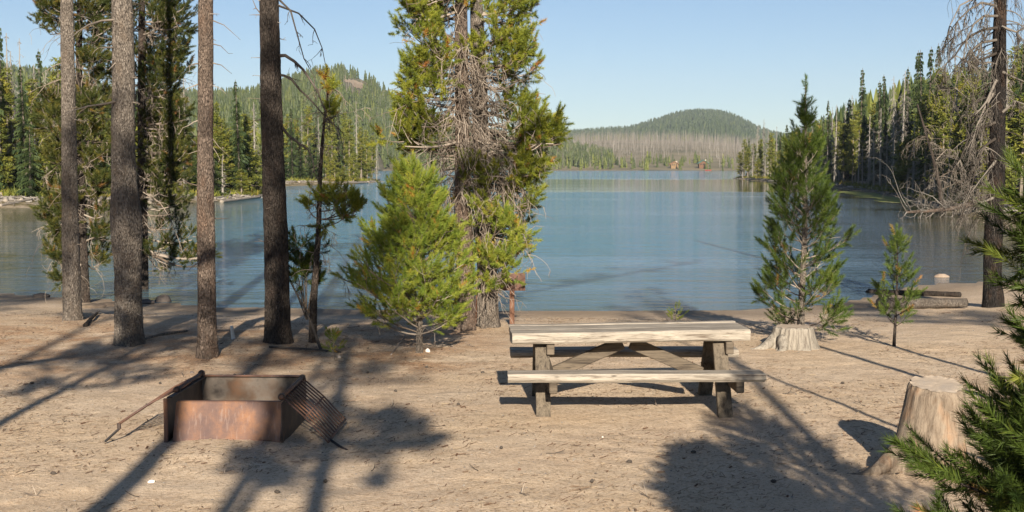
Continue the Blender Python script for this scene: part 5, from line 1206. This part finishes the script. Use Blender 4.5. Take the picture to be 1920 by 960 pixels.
# ------------------------------------------------------------------ cabins on the far shore
def cabin(label, px, py, D, w, d, h, rh, wallm, roofm, gable=True):
    X = P(px, py, D)[0]; z = P(px, py, D)[2]; o = np.array([X, D, z]); root = empty('cabin', o, label, 'cabin', 'cabins on the far shore')
    mb = MB(); mb.box(o+np.array([0, 0, h/2-1]), (w, d, h+2)); n = len(mb.v)
    V = np.array([(-w/2, -d/2, h), (w/2, -d/2, h), (0, -d/2, h+rh*.96), (-w/2, d/2, h), (w/2, d/2, h), (0, d/2, h+rh*.96)])+o; mb.add(V, [(0, 1, 2), (4, 3, 5)], [(0, 2, 5, 3), (1, 4, 5, 2)]); mb.build('wall', M[wallm], root)
    mb = MB()
    for s in (-1, 1):
        a = o+np.array([s*(w/2+1), 0, h-rh/(w/2)*1+.15]); b = o+np.array([0, 0, h+rh+.15]); mb.bar(a, b, d+2, .3, up=(0, 0, 1), bev=0)
    mb.build('roof', M[roofm], root)
    for s in (-.28, 0, .28):
        mb = MB(); mb.box(o+np.array([s*w, -d/2-.04, h*.5]), (w*.16, .1, h*.45)); mb.build('window', M['glass'], root)
    mb = MB(); mb.box(o+np.array([w*.3, 0, h+rh*.7]), (1, 1, rh*1.2)); mb.build('chimney', M['rock'], root)
cabin('orange walled cabin with a green roof on the far shore', 1318, 310, 822, 5.6, 5, 1.5, 1.7, 'cabinwall', 'roofgreen')
cabin('small tan cabin with a brown roof on the far shore, left of the orange one', 1264, 311, 822, 4.6, 4.5, 1.3, 1.4, 'cabintan', 'roofbrown')
def boat():
    o = P(1328, 316.6, 798); o[2] = WATER; mb = MB(); n = 14; t = np.linspace(-1, 1, n); v = []
    for k, (wd, z) in enumerate(((.25, -.05), (.8, .2), (1., .75), (.9, .75), (.6, .25), (.0, .2))):
        v.append(np.stack([t*1.9, (1-t**2)**.6*wd*.55, z*.6+.25*t**4*(z > .1)], 1))
    A = np.array(v); B = A*np.array([1, -1, 1]); mb.grid(A+o); mb.grid(B+o); tag(mb.build('boat', M['redboat'], origin=o, smooth=True), 'small red boat on the far shore below the orange cabin', 'boat')
boat()

# ------------------------------------------------------------------ trees standing behind and beside the photographer (their shadows fall into the picture)
def shade_tree(label, shadow, r0, h, clumps, seed, crown_z=None, crown_n=0, crown_r=1.0, rootD=-2., k=1.0, r1=None, at=None):
    """trunk through the line whose shadow is the given pair of pixels on the sand"""
    a, b = G(*shadow[0]), G(*shadow[1]); dr = (b-a)/(b[1]-a[1]); root0 = a+dr*(rootD-a[1]); root0[2] = Hs(root0[0], root0[1])
    if at is not None: root0 = np.array([at[0], at[1], Hs(*at)]); dr = np.array([-.078, 1., 0])
    def pt(z):
        L = z/.404/k; s = root0+dr*L; s[2] = root0[2]; return s+SUN*L*k
    rng = np.random.RandomState(seed); root = empty('pine_tree', root0, label, 'pine tree', 'pines around the photographer'); mb = MB(); pts = [pt(z) for z in np.linspace(0, h, 10)]; pts[0][2] -= .1
    path = bark_tube(mb, pts, r0, r1 or r0*.5, 10, .2, 0, .3, seed); sh = Shoots()
    for (px, py, w) in clumps:
        g = G(px, py); t = (g[1]-root0[1]); L = t; c = g+SUN*(t*.985); q = path[np.argmin(np.linalg.norm(path-c, axis=1))]
        mb.tube([q, (q+c)/2+np.array([0, 0, -.03]), c], [.02, .015, .01], 5, 1, .3, cap=False); v = norm(c-q)
        for j in range(3): branch(mb, sh, c-v*w*.5, norm(v+rng.randn(3)*.5), w, .008, .4, 5, .14, .1, .5, rng)
    for _ in range(crown_n):
        z = crown_z+(h-crown_z)*rng.rand(); i = np.argmin(abs(path[:, 2]-z)); a_ = rng.rand()*6.28; f = 1.1-(z-crown_z)/(h-crown_z)
        branch(mb, sh, path[i], np.array([math.cos(a_), math.sin(a_), .1]), crown_r*f**.5*(.6+.5*rng.rand()), .016, .5, 7, .16, .25, .5, rng)
    mb.build('trunk', [M['bark'], M['twig']], root, smooth=True)
    if sh.p: cr = MB(); sh.stamp(cr, T_old); cr.build('crown', M['needle_old'], root)
shade_tree('pine behind the camera, its trunk shadow reaches the fire box corner', [(180, 960), (320, 825)], .115, 13, [], 201, 6.2, 62, 1.2, -1.5)
shade_tree('slender pine behind the camera, shadow left of the forked shadow', [(455, 960), (522, 850)], .05, 8.5, [(500, 860, .3)], 202, 6.4, 14, .8, -2.5)
shade_tree('pine behind the camera, its shadow carries the needle clumps right of the fire box', [(588, 960), (648, 690)], .10, 10.5,
    [(560, 800, .4), (600, 790, .45), (670, 800, .45), (700, 790, .4), (740, 800, .4), (765, 820, .35), (690, 830, .45), (650, 850, .45), (560, 850, .4), (530, 880, .4), (560, 890, .35), (705, 860, .35), (700, 912, .12), (500, 850, .35), (610, 850, .4), (775, 835, .3),(720,820,.4),(650,770,.35),(540,905,.3)], 203, 7.2, 20, 1.1, -3.2)
shade_tree('pine left of the camera, its long shadow reaches the left edge', [(0, 795), (235, 668)], .08, 8.2, [(40, 740, .3), (110, 720, .3)], 204, 4.6, 85, 1.15, 1.5)
shade_tree('pine far left of the camera, its shadow crosses below the leftmost trunks', [(0, 690), (200, 655)], .09, 11, [], 205, 5.5, 36, 1.4, 4., k=.9)
shade_tree('pine behind the camera shading the feet of the trunks', [(420, 960), (600, 690)], .09, 11.5, [], 206, 6.7, 44, 1.5, -5.)
shade_tree('dead leaning pine right of the camera, its thin shadow ends at the tall stump', [(1430, 700), (1680, 800)], .035, 4.5, [], 207, rootD=6.2, k=.97)
shade_tree('slim leaning pine right of the camera shading the sand by the low stump', [(1545, 652), (1720, 705)], .055, 4.2, [], 208, rootD=8.5, k=.97, r1=.03)
shade_tree('slim leaning pine right of the camera shading the sand by the sapling', [(1680, 650), (1815, 690)], .045, 4.2, [], 209, rootD=9.8, k=.97, r1=.03)
shade_tree('far tall pine behind the camera shading the beach behind the thickest trunk', [(0, 700), (10, 690)], .11, 12.8, [], 214, 10., 60, 1.5, at=(-4.1, -6.))
shade_tree('far tall pine behind the camera shading the beach by the leftmost trunk', [(0, 700), (10, 690)], .11, 12.6, [], 215, 10., 60, 1.5, at=(-7.2, -6.2))
shade_tree('far pine right of the camera shading the sand around the sapling', [(0, 700), (10, 690)], .08, 11.2, [], 216, 9.2, 40, 1.3, at=(8.6, -5.))
shade_tree('pine right of the camera, its crown shades the right beach', [(1500, 800), (1560, 860)], .09, 12, [], 210, 8.3, 30, 1.2, -3.5)

# ------------------------------------------------------------------ haze
hz = MB(); hz.box((60, 2300, 150), (4800, 5000, 340)); 
hm = NT('thin_blue_haze'); pv = hm.n('VolumePrincipled'); pv.inputs['Color'].default_value = (.80, .88, 1, 1); pv.inputs['Density'].default_value = .0001; pv.inputs['Anisotropy'].default_value = 0
hm.l(pv.outputs[0], hm.out.inputs['Volume'])
tag(hz.build('haze', hm.m, fixn=True), 'thin summer haze over the lake', 'haze', kind='stuff')

for o in C.objects:
    if '_o' in o: del o['_o']
# ------------------------------------------------------------------ light, sky, camera
el = math.atan2(SUN[2], math.hypot(SUN[0], SUN[1])); az = math.atan2(SUN[0], SUN[1])
ld = bpy.data.lights.new('sun', 'SUN'); ld.energy = 5.0; ld.angle = math.radians(.53); ld.color = (1, .90, .76)
lo = bpy.data.objects.new('sun', ld); C.objects.link(lo); lo.rotation_euler = Vector(SUN).to_track_quat('Z', 'Y').to_euler()
w = bpy.data.worlds.new('World'); sc.world = w; w.use_nodes = True; nt = w.node_tree; nt.nodes.clear()
sky = nt.nodes.new('ShaderNodeTexSky'); sky.sky_type = 'NISHITA'; sky.sun_disc = False; sky.sun_elevation = el; sky.sun_rotation = az; sky.altitude = 1600; sky.air_density = 1.0; sky.dust_density = .35; sky.ozone_density = 3.2
bg = nt.nodes.new('ShaderNodeBackground'); bg.inputs['Strength'].default_value = .05; wo = nt.nodes.new('ShaderNodeOutputWorld')
nt.links.new(sky.outputs[0], bg.inputs[0]); nt.links.new(bg.outputs[0], wo.inputs[0])
cd = bpy.data.cameras.new('camera'); co = bpy.data.objects.new('camera', cd); C.objects.link(co); co.location = (0, 0, CAMZ); co.rotation_euler = (math.pi/2-PITCH, 0, 0)
cd.sensor_width = 36; cd.lens = 36*F/1920; cd.clip_start = .05; cd.clip_end = 12000; sc.camera = co
sc.view_settings.view_transform = 'Standard'; sc.view_settings.look = 'None'; sc.view_settings.exposure = 0.95; sc.view_settings.gamma = 1
sc.render.engine = 'CYCLES'; cy_ = sc.cycles; cy_.use_denoising = True; cy_.max_bounces = 6; cy_.diffuse_bounces = 2; cy_.glossy_bounces = 3; cy_.transmission_bounces = 3; cy_.transparent_max_bounces = 8; cy_.volume_bounces = 0
cy_.caustics_reflective = False; cy_.caustics_refractive = False; cy_.sample_clamp_indirect = 6
